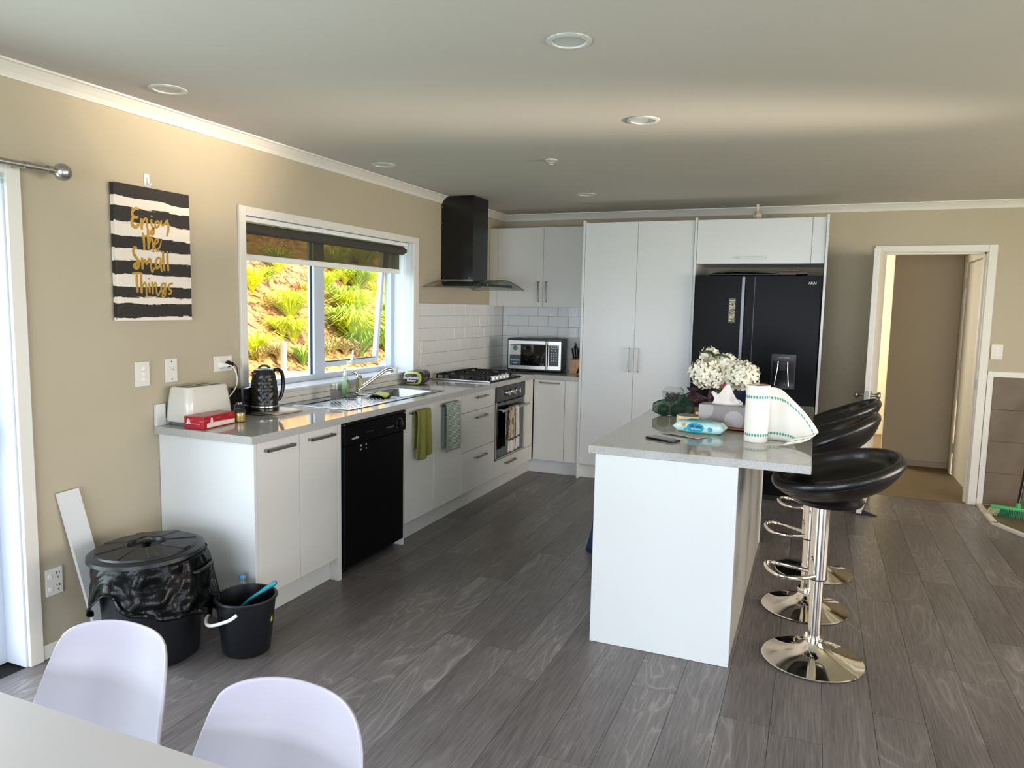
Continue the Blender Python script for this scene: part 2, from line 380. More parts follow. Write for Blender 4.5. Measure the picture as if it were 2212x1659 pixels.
# hall beyond the doorway
struct('floor_hall', bx((2.0, D+.02, -.1), (4.3, 10.1, -.002)), CARPET)
struct('wall_hall_far', bx((3.57, 8.05, 0), (4.25, 8.15, CE)), PAINT)
struct('wall_hall_end', bx((2.0, 10.0, 0), (4.3, 10.1, CE)), mat('hall_end_paint', '#e6dcc0', .7, noise_amt=.03, nscale=5))
bm = B(); box(bm, (4.155, D+.10, 0), (4.255, 6.96, CE)); box(bm, (4.155, 7.80, 0), (4.255, 10.0, CE)); box(bm, (4.155, 6.96, 2.0), (4.255, 7.80, CE)); struct('wall_hall_right', bm, PAINT)
bm = B(); box(bm, (1.9, D+.10, 0), (2.0, 10.1, CE)); struct('wall_hall_left', bm, PAINT)
struct('baseboard_hall', bx((3.57, 8.038, 0), (4.155, 8.05, .06), .003), mat('hall_skirting', '#a3927a', .5))
# doorway: jambs and architraves
bm = B()
box(bm, (DX0-.02, D-.001, 0), (DX0, D+.101, DH+.02)); box(bm, (DX1, D-.001, 0), (DX1+.02, D+.101, DH+.02)); box(bm, (DX0, D-.001, DH), (DX1, D+.101, DH+.02))
box(bm, (DX1-.012, D+.045, 0), (DX1, D+.101, DH)); box(bm, (DX0, D+.045, DH-.012), (DX1, D+.101, DH))
fr = struct('trim_3', bm, TRIM, label='white timber jamb lining the hall doorway')
arc = struct('trim_4', box(box(box(B(), (DX0-.052, D-.018, 0), (DX0-.004, D-.001, DH+.055), .003), (DX1+.004, D-.018, 0), (DX1+.062, D-.001, DH+.055), .003), (DX0-.004, D-.018, DH+.004), (DX1+.004, D-.001, DH+.055), .003), TRIM, label='white architrave around the hall doorway')
obj('strike_plate', bx((DX1-.0025, D+.005, .92), (DX1-.0005, D+.035, 1.0)), NICKEL, fr)
# open door leaf (hinged at the left jamb, standing into the kitchen)
dl = thing('door_2', 'white interior door standing open into the kitchen beside the fridge wall', 'door', (DX0+.004, D-.005, 0), 0); dl['kind'] = 'structure'
ang = math.atan2(-.77, -.105)
dl.rotation_euler = (0, 0, ang)
obj('leaf', bx((0, -.002, .012), (.76, .035, 1.975), .002), TRIM, dl)
def knob(parent, x, y, z, s):
    k = obj('knob', lathe(B(), [(0, 0), (.030, 0), (.031, .006), (.014, .010), (.011, .030), (.016, .038), (.027, .046), (.029, .058), (.022, .068), (0, .071)], (0, 0, 0), 24, 'y'), NICKEL, parent, .7)
    k.location = (x, y, z); k.rotation_euler = (0, 0, 0 if s > 0 else PI); return k
knob(dl, .70, .035, .90, 1); knob(dl, .70, -.002, .90, -1)
obj('latch_plate', bx((.7595, .005, .865), (.762, .028, .935)), NICKEL, dl)
# hall door on the right-hand hall wall
hd = thing('door_3', 'closed white door on the side wall of the hall with a round knob', 'door', (4.155, 6.96, 0), 0, at_world=True); hd['kind'] = 'structure'
obj('leaf', bx((4.150, 6.985, .012), (4.185, 7.775, 1.975), .002), TRIM, hd)
obj('door_frame', box(box(box(B(), (4.135, 6.90, 0), (4.154, 6.975, 2.05), .002), (4.135, 7.785, 0), (4.154, 7.86, 2.05), .002), (4.135, 6.975, 1.985), (4.154, 7.785, 2.05), .002), TRIM, hd)
k = obj('knob', lathe(B(), [(0, 0), (.030, 0), (.031, .006), (.014, .010), (.011, .030), (.016, .038), (.027, .046), (.029, .058), (.022, .068), (0, .071)], (0, 0, 0), 24, 'x'), NICKEL, hd, .7)
k.location = Vector((4.150, 7.06, .95))-Vector((4.155, 6.96, 0)); k.rotation_euler = (0, 0, PI)
for z in (.25, 1.05, 1.80):
    obj('hinge', bx((4.140, 7.77, z-.045), (4.152, 7.79, z+.045)), NICKEL, hd)

# ------------------------------------------------------------------ kitchen window (window_1)
win = bpy.data.objects.new('window_1', None); C.objects.link(win); win['kind'] = 'structure'; win['label'] = 'white aluminium kitchen window with deep sill, right sash ajar'
XW = -.17
bm = B()
aw = .048
for a, b in (((.0, WY0-aw+.008, WZ0-.03), (.018, WY0+.008, WZ1+aw-.008)), ((.0, WY1-.008, WZ0-.03), (.018, WY1+aw+.018, WZ1+aw-.008)), ((.0, WY0+.008, WZ1-.008), (.018, WY1-.008, WZ1+aw-.008))): box(bm, a, b, .002)
obj('architrave', bm, TRIM, win)
bm = B()
box(bm, (XW, WY0+.0005, WZ0), (0, WY0+.004, WZ1)); box(bm, (XW, WY1-.004, WZ0), (0, WY1-.0005, WZ1)); box(bm, (XW, WY0+.004, WZ1-.004), (0, WY1-.004, WZ1-.0005)); obj('reveal', bm, mat('white_reveal', '#d5dbe0', .3), win)
obj('sill', box(B(), (XW-.02, WY0-.0, WZ0-.02), (.022, WY1, WZ0), .003), mat('white_gloss_sill', '#d5d8da', .12), win)
obj('sill_apron', box(B(), (.0, WY0-.04, WZ0-.052), (.016, WY1+.04, WZ0-.021), .002), TRIM, win)
bm = B(); fwid = .036
for a, b in (((XW-.055, WY0, WZ0), (XW, WY0+fwid, WZ1)), ((XW-.055, WY1-fwid, WZ0), (XW, WY1, WZ1)), ((XW-.055, WY0+fwid, WZ0), (XW, WY1-fwid, WZ0+fwid)), ((XW-.055, WY0+fwid, WZ1-fwid), (XW, WY1-fwid, WZ1)), ((XW-.055, 3.848, WZ0+fwid), (XW, 3.955, WZ1-fwid))): box(bm, a, b, .002)
obj('frame', bm, ALU, win)
obj('pane', bx((XW-.034, WY0+fwid-.004, WZ0+fwid-.004), (XW-.028, 3.852, WZ1-fwid+.004)), PANE, win)
for a, b in (((XW-.03, WY0+fwid-.002, WZ0+fwid), (XW-.02, WY0+fwid+.008, WZ1-fwid)), ((XW-.03, 3.840, WZ0+fwid), (XW-.02, 3.85, WZ1-fwid))): obj('gasket', bx(a, b), BLACKM, win)
sash = bpy.data.objects.new('sash', None); C.objects.link(sash); sash.parent = win
SY0, SY1, SH = 3.965, 4.785, .885
sash.location = (XW-.045, 0, WZ1-fwid-.004); sash.rotation_euler = (0, math.radians(5.0), 0)
# in sash coordinates z runs down from the hinge line
def sbox(a, b, n, m, bev=.002):
    o = obj(n, bx(a, b, bev), m, sash); return o
bm = B()
for a, b in (((-.03, SY0, -SH), (.008, SY0+.034, 0)), ((-.03, SY1-.034, -SH), (.008, SY1, 0)), ((-.03, SY0+.034, -SH), (.008, SY1-.034, -SH+.034)), ((-.03, SY0+.034, -.034), (.008, SY1-.034, 0))): box(bm, a, b, .002)
obj('sash_frame', bm, ALU, sash)
obj('pane', bx((-.014, SY0+.03, -SH+.03), (-.009, SY1-.03, -.03)), PANE, sash)
bm = B(); box(bm, (-.034, SY1, -SH-.004), (-.004, SY1+.010, 0)); box(bm, (-.02, SY0+.03, -SH+.034), (.0, SY1-.03, -SH+.040)); obj('gasket', bm, BLACKM, sash)
obj('latch_handle', tube(box(B(), (.008, 4.35, -SH+.006), (.022, 4.42, -SH+.026), .003), [(.018, 4.395, -SH+.02), (.03, 4.40, -SH+.05), (.03, 4.405, -SH+.11)], .007, 8), WHITEP, sash, .8)
# blind
bl = thing('roller_blind', 'dark sheer roller blind drawn a little way down the kitchen window', 'blind', (-.05, 3.92, 1.95), at_world=True)
bz0 = 1.765
obj('roll', cyl(B(), (-.060, WY0+.03, 1.905), .030, 1.74, 20, 'y'), mat('charcoal_blind_roll', '#403c34', .8), bl, .6)
obj('head_rail', bx((-.10, WY0+.006, 1.938), (-.030, WY1-.022, 1.966), .003), WHITEP, bl)
obj('fabric', bx((-.0865, WY0+.035, bz0), (-.086, WY1-.055, 1.93)), BLINDM, bl)
obj('bottom_rail', bx((-.095, WY0+.033, bz0-.034), (-.078, WY1-.053, bz0), .003), WHITEP, bl)
obj('bracket', bx((-.085, WY0+.006, 1.875), (-.035, WY0+.028, 1.937)), WHITEP, bl); obj('bracket', bx((-.085, WY1-.050, 1.875), (-.035, WY1-.022, 1.937)), WHITEP, bl)
obj('cord', tube(B(), spline([(-.04, 4.795, 1.93), (-.038, 4.795, 1.5), (-.036, 4.79, 1.25), (-.036, 4.775, 1.20), (-.036, 4.762, 1.25), (-.04, 4.768, 1.5), (-.045, 4.775, 1.93)], 5), .0022, 6), WHITEP, bl, .8)
# small dish on the sill
t = thing('sill_dish', 'small white lidded tub on the window sill behind the tap', 'tub', (-.05, 4.62, WZ0), at_world=False)
obj('body', lathe(B(), [(0, 0), (.038, 0), (.044, .03), (.045, .034), (.041, .034), (.036, .004), (0, .004)], (0, 0, 0), 28), WHITEP, t, .6)
obj('lid', lathe(B(), [(0, .034), (.047, .034), (.047, .042), (0, .042)], (0, 0, 0), 28), CLEARP, t, .6)

# ------------------------------------------------------------------ sliding door on the left (door_1)
sd = bpy.data.objects.new('door_1', None); C.objects.link(sd); sd['kind'] = 'structure'; sd['label'] = 'white sliding glass door in the wall by the dining table'
bm = B(); box(bm, (0, DY1-.004, 0), (.018, DY1+.052, DZ+.045), .002); box(bm, (0, DY0, DZ), (.018, DY1-.004, DZ+.045), .002); obj('architrave', bm, TRIM, sd)
bm = B(); box(bm, (-.115, DY1-.012, 0), (0, DY1-.0005, DZ-.0005)); box(bm, (-.115, DY0, DZ-.012), (0, DY1-.012, DZ-.0005)); obj('reveal', bm, mat('door_reveal_white', '#cfd5dd', .35), sd)
bm = B(); box(bm, (-.19, DY1-.055, .0), (-.115, DY1-.0, DZ)); box(bm, (-.19, DY0+.05, DZ-.05), (-.115, DY1-.055, DZ)); box(bm, (-.19, DY0+.05, -.004), (-.115, DY1-.055, .03)); box(bm, (-.19, DY0, 0), (-.115, DY0+.05, DZ)); obj('frame', bm, ALU, sd)
bm = B(); box(bm, (-.165, DY1-.135, .035), (-.130, DY1-.075, DZ-.05), .003); box(bm, (-.165, .45, .035), (-.130, .52, DZ-.05), .003); box(bm, (-.165, .52, .032), (-.130, DY1-.135, .10), .003); box(bm, (-.165, .52, DZ-.11), (-.130, DY1-.135, DZ-.05), .003); obj('panel_frame', bm, ALU, sd)
obj('gasket', bx((-.15, DY1-.076, .035), (-.14, DY1-.054, DZ-.05)), BLACKM, sd)
obj('pane', bx((-.150, .52, .10), (-.144, DY1-.135, DZ-.11)), PANE, sd)
obj('pane', bx((-.176, DY0+.05, .05), (-.170, .50, DZ-.05)), PANE, sd)
h = obj('handle', box(tube(B(), [(-.128, DY1-.10, .98), (-.085, DY1-.10, .98), (-.085, DY1-.10, .92)], .008, 8), (-.130, DY1-.118, .87), (-.112, DY1-.080, 1.03), .003), mat('grey_door_handle', '#6d6c68', .35, metal=.6), sd)

# curtain rod
t = thing('curtain_rod', 'brushed steel curtain rod with ball end above the sliding door', 'curtain rod', (.10, 1.0, 2.0), at_world=True)
rz = 1.995
obj('pole', tube(B(), [(.10, -.9, rz), (.10, 1.88, rz)], .0125, 16), STEEL, t, .8)
obj('end_cap', lathe(B(), [(0, 0), (.0165, 0), (.0165, .02), (.010, .024), (.009, .032), (.015, .036), (0, .037)], (.10, 1.865, rz), 20, 'y'), STEEL, t, .6)
obj('finial', lathe(B(), [(.034*math.sin(PI*i/14), .034-.034*math.cos(PI*i/14)) for i in range(15)], (.10, 1.896, rz), 24, 'y'), STEEL, t, 1)
obj('bracket', tube(tube(lathe(B(), [(0, 0), (.022, 0), (.022, .006), (0, .007)], (0.0005, 1.79, rz), 20, 'x'), [(0.004, 1.79, rz), (.085, 1.79, rz)], .007, 10), [(.10, 1.775, rz), (.10, 1.805, rz)], .0155, 16), STEEL, t, .8)
t = tag(obj('hook', box(box(B(), (.019, 1.725, 1.925), (.023, 1.750, 1.965), .001), (.023, 1.732, 1.93), (.034, 1.744, 1.94), .001), CLEARP), 'small clear adhesive hook on the door architrave under the curtain rod', 'hook')

# ------------------------------------------------------------------ canvas picture
cv = thing('canvas_print', 'striped black and white canvas with gold script lettering', 'picture', (.003, 2.42, 1.40), at_world=True)
CM = mat('striped_canvas', '#ffffff', .7)
zs = [pix(240, 280+Y/3.95, x=.033).z for Y in (440, 555, 640, 770, 893, 1005, 1115, 1230, 1330, 1428, 1482, 1605, 1632)]
_t = N(CM, 'ShaderNodeTexCoord'); _sx = N(CM, 'ShaderNodeSeparateXYZ'); L(CM, _t.outputs['Object'], _sx.inputs[0])
_mp = N(CM, 'ShaderNodeMapping'); _mp.inputs['Scale'].default_value = (1, .22, 1.6); L(CM, _t.outputs['Object'], _mp.inputs[0])
_n = N(CM, 'ShaderNodeTexNoise', i_Scale=22.0, i_Detail=7.0, i_Roughness=.62); L(CM, _mp.outputs[0], _n.inputs['Vector'])
_a = N(CM, 'ShaderNodeMath', operation='MULTIPLY_ADD'); _a.inputs[1].default_value = .052; L(CM, _n.outputs['Fac'], _a.inputs[0])
_b0 = N(CM, 'ShaderNodeMath', operation='MULTIPLY_ADD'); _b0.inputs[1].default_value = 1.0; _b0.inputs[2].default_value = -.026; L(CM, _sx.outputs['Z'], _b0.inputs[0]); L(CM, _b0.outputs[0], _a.inputs[2])
_dv = N(CM, 'ShaderNodeMath', operation='DIVIDE'); _dv.inputs[1].default_value = .62; L(CM, _a.outputs[0], _dv.inputs[0])
_r = N(CM, 'ShaderNodeValToRGB'); _r.color_ramp.interpolation = 'CONSTANT'; cr = _r.color_ramp
blk, wht = lin('#2b2722'), lin('#e3d8c8')
fr_ = sorted([(z-1.40)/.62 for z in zs]); cr.elements[0].position = 0; cr.elements[0].color = wht; cr.elements[1].position = max(.001, fr_[1]); cr.elements[1].color = blk
for i, f in enumerate(fr_[2:-1]): e = cr.elements.new(min(.999, f)); e.color = wht if i % 2 == 0 else blk
L(CM, _dv.outputs[0], _r.inputs[0]); L(CM, _r.outputs[0], bsdf(CM).inputs['Base Color'])
obj('canvas', bx((.004, 2.213, 1.403), (.033, 2.628, 2.008), .0015), CM, cv)
strokes = {
 'enjoy': [([(382, 78), (345, 62), (305, 88), (290, 130), (305, 172), (345, 186), (378, 182)], 26), ([(305, 185), (287, 235), (295, 292), (332, 322), (368, 302), (386, 272)], 34), ([(272, 60), (300, 80)], 8),
  ([(412, 200), (420, 270), (424, 360)], 28), ([(424, 310), (445, 240), (472, 205), (492, 222), (494, 300), (505, 350)], 22), ([(562, 165), (556, 185)], 22),
  ([(556, 215), (556, 290), (588, 360), (584, 410), (560, 425), (548, 395), (580, 345), (625, 312)], 24), ([(632, 238), (606, 280), (622, 328), (655, 305), (658, 255), (632, 238)], 22),
  ([(694, 228), (688, 275), (712, 302), (745, 275), (766, 228)], 20), ([(768, 222), (788, 300), (786, 380), (766, 452)], 24)],
 'the': [([(436, 400), (452, 500), (458, 640)], 24), ([(418, 462), (470, 448), (508, 440)], 18), ([(508, 350), (514, 480), (518, 630)], 30), ([(522, 560), (548, 482), (568, 500), (578, 590), (586, 672)], 22),
  ([(608, 562), (646, 525), (648, 492), (615, 498), (598, 560), (614, 628), (652, 622), (680, 570), (692, 502)], 17)],
 'small': [([(350, 620), (330, 600), (308, 640), (322, 708), (368, 778), (386, 830), (362, 886), (328, 878), (322, 842), (368, 812), (410, 786)], 30),
  ([(424, 742), (432, 820), (434, 908)], 26), ([(436, 850), (458, 782), (480, 790), (486, 830), (505, 810), (524, 762), (544, 780), (552, 870), (566, 942), (598, 880)], 22),
  ([(682, 752), (640, 752), (615, 820), (626, 888), (662, 868), (682, 792)], 24), ([(686, 750), (686, 860), (702, 938)], 22), ([(716, 655), (720, 800), (736, 928)], 26), ([(776, 655), (778, 800), (790, 930)], 26)],
 'things': [([(290, 968), (345, 955), (432, 966)], 20), ([(352, 968), (358, 1100), (366, 1222)], 28), ([(412, 975), (416, 1100), (422, 1236)], 28), ([(424, 1160), (462, 1092), (482, 1118), (486, 1200), (494, 1275)], 20),
  ([(522, 1024), (524, 1040)], 20), ([(524, 1088), (528, 1150), (532, 1226)], 22), ([(564, 1072), (570, 1150), (576, 1246)], 22), ([(576, 1165), (608, 1090), (624, 1128), (626, 1208), (650, 1262), (690, 1180)], 18),
  ([(734, 1098), (702, 1110), (690, 1178), (710, 1215), (736, 1162), (742, 1100)], 20), ([(746, 1088), (752, 1190), (740, 1270), (714, 1290), (706, 1254), (762, 1206)], 18),
  ([(852, 1098), (822, 1106), (792, 1128), (802, 1178), (832, 1208), (812, 1246), (786, 1240)], 20)]}
for wname, ss in strokes.items():
    bm = B()
    for q, (pts, wd_) in enumerate(ss):
        pp = [pix(240+X/6.383, 440+Y/6.383, x=.0336) for X, Y in pts]; sp = spline(pp, 5); w0 = wd_/6.383*.0022/2*1.5
        prev = None; n = len(sp)
        for i, p in enumerate(sp):
            d = (sp[min(i+1, n-1)]-sp[max(i-1, 0)]).normalized(); nn = Vector((0, -d.z, d.y)); s = i/(n-1)
            w = w0*(.45+.55*math.sin(PI*min(1, max(0, .12+s*.80)))**.5)
            dx = Vector((.00004*q, 0, 0)); cur = (bm.verts.new(p+nn*w+dx), bm.verts.new(p-nn*w+dx))
            if prev: bm.faces.new((prev[0], prev[1], cur[1], cur[0]))
            prev = cur
    obj('lettering', bm, GOLD, cv)
t = tag(obj('adhesive_hook', box(tube(B(), spline([(.006, 2.412, 2.06), (.014, 2.412, 2.03), (.022, 2.412, 2.022), (.026, 2.412, 2.032)], 4), .004, 8), (.0005, 2.398, 2.018), (.005, 2.426, 2.075), .002), WHITEP), 'small white adhesive hook holding the striped canvas', 'hook')

# ------------------------------------------------------------------ switches and sockets
def plate(name, label, cat, y0, y1, z0, z1, x=0.0005, group=None):
    t = thing(name, label, cat, (x, (y0+y1)/2, z0), at_world=True, group=group)
    obj('plate', bx((x, y0, z0), (x+.009, y1, z1), .002, 2), SWITCHP, t)
    return t
t = plate('light_switch', 'white three-button light switch below the striped canvas', 'light switch', 2.312, 2.388, 1.098, 1.212)
for z in (1.18, 1.155, 1.13): obj('button', cyl(B(), (.0095, 2.352, z), .0095, .003, 18, 'x', .001), WHITEP, t, .6)
t = plate('intercom_plate', 'white wall plate with two dark screws and a small T mark', 'wall plate', 2.482, 2.550, 1.104, 1.217)
for z in (1.118, 1.203): obj('screw', cyl(B(), (.0095, 2.516, z), .0035, .0015, 12, 'x'), mat('dark_screw', '#4a3a34', .5), t)
obj('slot', box(bx((.0095, 2.512, 1.165), (.0100, 2.526, 1.1665)), (.0095, 2.5255, 1.156), (.0100, 2.527, 1.1665)), HANDLE, t)
t = plate('power_socket', 'white double power socket with two plugs beside the window', 'power socket', 2.790, 2.915, 1.132, 1.212)
for y in (2.81, 2.895): obj('rocker', cyl(B(), (.0095, y, 1.199), .0085, .004, 18, 'x', .001), WHITEP, t, .6)
t = plate('power_socket', 'white upright double power socket low on the wall by the sliding door', 'power socket', 1.845, 1.918, .263, .377)
for z in (.345, .292): obj('rocker', cyl(B(), (.0095, 1.862, z), .010, .003, 18, 'x', .001), WHITEP, t, .6)
bm = B()
for z in (.345, .292): box(bm, (.0095, 1.890, z+.004), (.0100, 1.893, z+.014)); box(bm, (.0095, 1.902, z+.004), (.0100, 1.905, z+.014)); box(bm, (.0095, 1.896, z-.014), (.0100, 1.899, z-.005))
obj('socket_slots', bm, BLACKM, t, kind='stuff')
t = thing('light_switch', 'white three-button light switch right of the hall doorway', 'light switch', (4.195, D, 1.166), at_world=True)
obj('plate', bx((4.158, D-.0095, 1.168), (4.236, D-.0005, 1.284), .002, 2), SWITCHP, t)
for z in (1.25, 1.226, 1.202): obj('button', cyl(B(), (4.197, D-.0125, z), .009, .003, 18, 'y', .001), WHITEP, t, .6)

# ------------------------------------------------------------------ worktop and splashback
BZ, BT, XB, YA = .90, .036, .594, 2.409
XP, XQ, XRR, YF = 1.0, 1.94, 2.936, 5.99
SX0, SX1, SY0_, SY1_ = .085, .478, 3.315, 4.425     # sink cut-out
bm = B()
for a, b in (((.002, YA, BZ-BT), (XB, SY0_, BZ)), ((.002, SY0_, BZ-BT), (SX0, SY1_, BZ)), ((SX1, SY0_, BZ-BT), (XB, SY1_, BZ)), ((.002, SY1_, BZ-BT), (XB, D-.002, BZ)), ((XB, D-.608, BZ-BT), (XP-.001, D-.002, BZ))): box(bm, a, b)
bmesh.ops.remove_doubles(bm, verts=bm.verts, dist=.0001)
wt = tag(obj('worktop', bm, QUARTZ), 'speckled grey quartz worktop running along the window wall and round the corner', 'worktop')
up = tag(obj('end_upstand', bx((.0015, YA+.001, BZ), (.020, YA+.055, BZ+.105), .002), KICK), 'short white upstand at the near end of the worktop against the wall', 'upstand')
# tiles: backing plus one object per tile
tm = {}
def tile(parent, x0, x1, z0, z1, wall):
    w, h = x1-x0, z1-z0; key = (round(w, 3), round(h, 3), wall)
    if key not in tm:
        me = bpy.data.meshes.new('tile'); g = .0010
        bm = bx((0, g, g), (.008, w-g, h-g), .0012) if wall == 'l' else bx((g, -.008, g), (w-g, 0, h-g), .0012)
        bm.to_mesh(me); bm.free(); me.materials.append(TILEM); tm[key] = me
    o = bpy.data.objects.new('tile', tm[key]); C.objects.link(o); o.parent = parent
    o.location = (.004, x0, z0) if wall == 'l' else (x0, D-.004, z0)
TZ = 1.513
s1 = struct('wall_splashback_left', bx((.0005, WY1+.070, BZ), (.004, D-.004, TZ)), GROUT, label='white gloss brick-tiled splashback beside the kitchen window')
for r in range(7):
    z1 = TZ-.1*r; z0 = max(z1-.1, BZ+.001)
    if z1-z0 < .005: break
    x = WY1+.070; first = .108 if r % 2 else .208
    x1 = 4.90+first
    while x < D-.014:
        xe = min(x1, D-.013); tile(s1, x, xe, z0, z1, 'l'); x = xe; x1 += .2053
s2 = struct('wall_splashback_back', bx((.004, D-.004, BZ), (XP-.001, D-.0005, TZ)), GROUT, label='white gloss brick-tiled splashback behind the microwave')
for r in range(7):
    z1 = TZ-.1*r; z0 = max(z1-.1, BZ+.001)
    if z1-z0 < .005: break
    x1 = .0+(.181 if r % 2 == 0 else .081); x = .013
    while x < XP-.002:
        xe = min(x1, XP-.0015)
        if xe-x > .003: tile(s2, x, xe, z0, z1, 'b')
        x = xe; x1 += .2053
s3 = struct('wall_splashback_window', bx((.0005, 2.784, BZ), (.004, WY1+.069, WZ0-.053)), GROUT, label='single row of white tiles under the kitchen window')
x = 2.470
while x < WY1+.069: tile(s3, x, min(x+.205, WY1+.069), BZ+.001, min(WZ0-.054, BZ+.10), 'l'); x += .205
for y0, y1, z0, z1, lab in ((4.924, 4.962, 1.102, 1.214, 'narrow white switch plate on the tiles right of the window, upper one'), (4.926, 4.998, 1.008, 1.088, 'white double power socket on the tiles above the worktop, lower one')):
    t = plate('tile_socket', lab, 'power socket', y0, y1, z0, z1, x=.0125)
    for k in range(2): obj('rocker', cyl(B(), (.0215, (y0+y1)/2, z0+(z1-z0)*(.3+.4*k)), .006, .003, 12, 'x'), WHITEP, t)

# ------------------------------------------------------------------ base cabinets
XF = .575
def bar_handle(parent, a, b, nrm, m=HANDLE):
    "flat bar handle from a to b standing off along nrm"
    a, b, nrm = Vector(a), Vector(b), Vector(nrm); d = (b-a).normalized(); s = d.cross(nrm); bm = B()
    def ob(p, q, w, h):
        vs = [];
        for e in (p, q):
            for i, j in ((-1, 0), (1, 0), (1, 1), (-1, 1)): vs.append(bm.verts.new(e+s*i*w+nrm*j*h))
        for f in ((0, 1, 2, 3), (7, 6, 5, 4), (0, 4, 5, 1), (1, 5, 6, 2), (2, 6, 7, 3), (3, 7, 4, 0)): bm.faces.new([vs[i] for i in f])
    ob(a+nrm*.022, b+nrm*.022, .0065, .007); ob(a, a+d*.012, .0065, .0285); ob(b-d*.012, b, .0065, .0285)
    return obj('handle', bm, m, parent)
def cab_front(parent, y0, y1, z0, z1, name='door'):
    return obj(name, bx((XF-.018, y0+.0015, z0+.0015), (XF, y1-.0015, z1-.0015), .0012), SATINW, parent)
ZK = .128; ZB = BZ-BT
cA = thing('base_cabinet', 'white two-door base cabinet at the near end of the worktop beside the dishwasher', 'cabinet', (.28, 2.76, 0), at_world=True)
obj('end_panel', bx((.002, 2.436, .001), (XF+.002, 2.454, ZB-.0005), .001), GLOSSW, cA)
obj('side_panel', bx((.002, 3.069, .001), (XF+.002, 3.096, ZB-.0005), .001), SATINW, cA)
obj('carcass', bx((.004, 2.455, ZK), (XF-.0185, 3.068, ZB-.001)), SATINW, cA)
obj('kick_board', bx((.50, 2.455, .001), (.516, 3.068, ZK-.001)), KICK, cA)
d1 = cab_front(cA, 2.455, 2.757, ZK, ZB-.004); bar_handle(d1, (XF, 2.506, .818), (XF, 2.700, .818), (1, 0, 0))
d2 = cab_front(cA, 2.757, 3.068, ZK, ZB-.004); bar_handle(d2, (XF, 2.822, .818), (XF, 3.018, .818), (1, 0, 0))
cB = thing('base_cabinet', 'white two-door base cabinet under the sink holding two towels', 'cabinet', (.28, 4.14, 0), at_world=True)
obj('side_panel', bx((.002, 3.737, .001), (XF-.001, 3.753, ZB-.0005), .001), SATINW, cB)
obj('carcass', bx((.004, 3.754, ZK), (XF-.0185, 4.543, .68)), SATINW, cB)
obj('kick_board', bx((.50, 3.754, .001), (.516, 6.049, ZK-.001)), KICK, cB)
d1 = cab_front(cB, 3.754, 4.129, ZK, ZB-.004); hB1 = bar_handle(d1, (XF, 3.805, .826), (XF, 4.035, .826), (1, 0, 0))
d2 = cab_front(cB, 4.129, 4.544, ZK, ZB-.004); hB2 = bar_handle(d2, (XF, 4.205, .826), (XF, 4.455, .826), (1, 0, 0))
cC = thing('drawer_cabinet', 'white three-drawer cabinet between the sink cabinet and the oven', 'cabinet', (.28, 4.84, 0), at_world=True)
obj('carcass', bx((.004, 4.5445, ZK), (XF-.0185, 5.136, ZB-.001)), SATINW, cC)
for z0, z1, hz in ((.724, ZB-.004, .822), (.434, .724, .672), (ZK, .434, .368)):
    d = cab_front(cC, 4.545, 5.137, z0, z1, 'drawer'); bar_handle(d, (XF, 4.760, hz), (XF, 4.955, hz), (1, 0, 0))
cD = thing('oven_cabinet', 'white corner cabinet housing the black oven with a drawer below', 'cabinet', (.28, 5.6, 0), at_world=True)
obj('carcass', bx((.004, 5.138, ZK), (XF-.0185, 5.985, .262)), SATINW, cD)
obj('filler_panel', bx((XF-.020, 5.767, .264), (XF, 5.975, ZB-.004), .001), SATINW, cD)
d = cab_front(cD, 5.138, 5.975, ZK, .262, 'drawer'); bar_handle(d, (XF, 5.345, .215), (XF, 5.560, .215), (1, 0, 0))
cE = thing('corner_cabinet', 'white base cabinet under the microwave with one handled door', 'cabinet', (.8, 6.28, 0), at_world=True)
obj('carcass', bx((.60, YF+.0185, ZK), (XP-.002, D-.002, ZB-.001)), SATINW, cE)
obj('kick_board', bx((.517, YF+.060, .001), (XP-.002, YF+.075, ZK-.001)), KICK, cE)
d = obj('door', bx((XF+.006, YF, ZK+.0015), (.869, YF+.018, ZB-.006), .0012), SATINW, cE); bar_handle(d, (.635, YF, .832), (.820, YF, .832), (0, -1, 0))
obj('filler_panel', bx((.873, YF, ZK+.0015), (XP-.003, YF+.018, ZB-.006), .0012), SATINW, cE)
# tall pantry
pn = thing('pantry', 'tall white two-door pantry between the wall cabinet and the fridge', 'cabinet', (1.47, 6.28, 0), at_world=True)
ZT = 2.242
obj('side_panel', bx((XP, YF-.012, .001), (XP+.018, D-.002, ZT), .001), GLOSSW, pn)
obj('carcass', bx((XP+.019, YF+.0185, ZK), (XQ-.001, D-.003, ZT-.02)), GLOSSW, pn)
obj('kick_board', bx((XP+.019, YF+.060, .001), (XQ-.001, YF+.075, ZK-.001)), KICK, pn)
sp_ = 1.474
d = obj('door', bx((XP+.021, YF, ZK+.0015), (sp_-.0015, YF+.018, ZT-.018), .0012), GLOSSW, pn); bar_handle(d, (1.432, YF, .968), (1.432, YF, 1.172), (0, -1, 0), NICKEL)
d = obj('door', bx((sp_+.0015, YF, ZK+.0015), (XQ-.003, YF+.018, ZT-.018), .0012), GLOSSW, pn); bar_handle(d, (1.512, YF, .968), (1.512, YF, 1.172), (0, -1, 0), NICKEL)
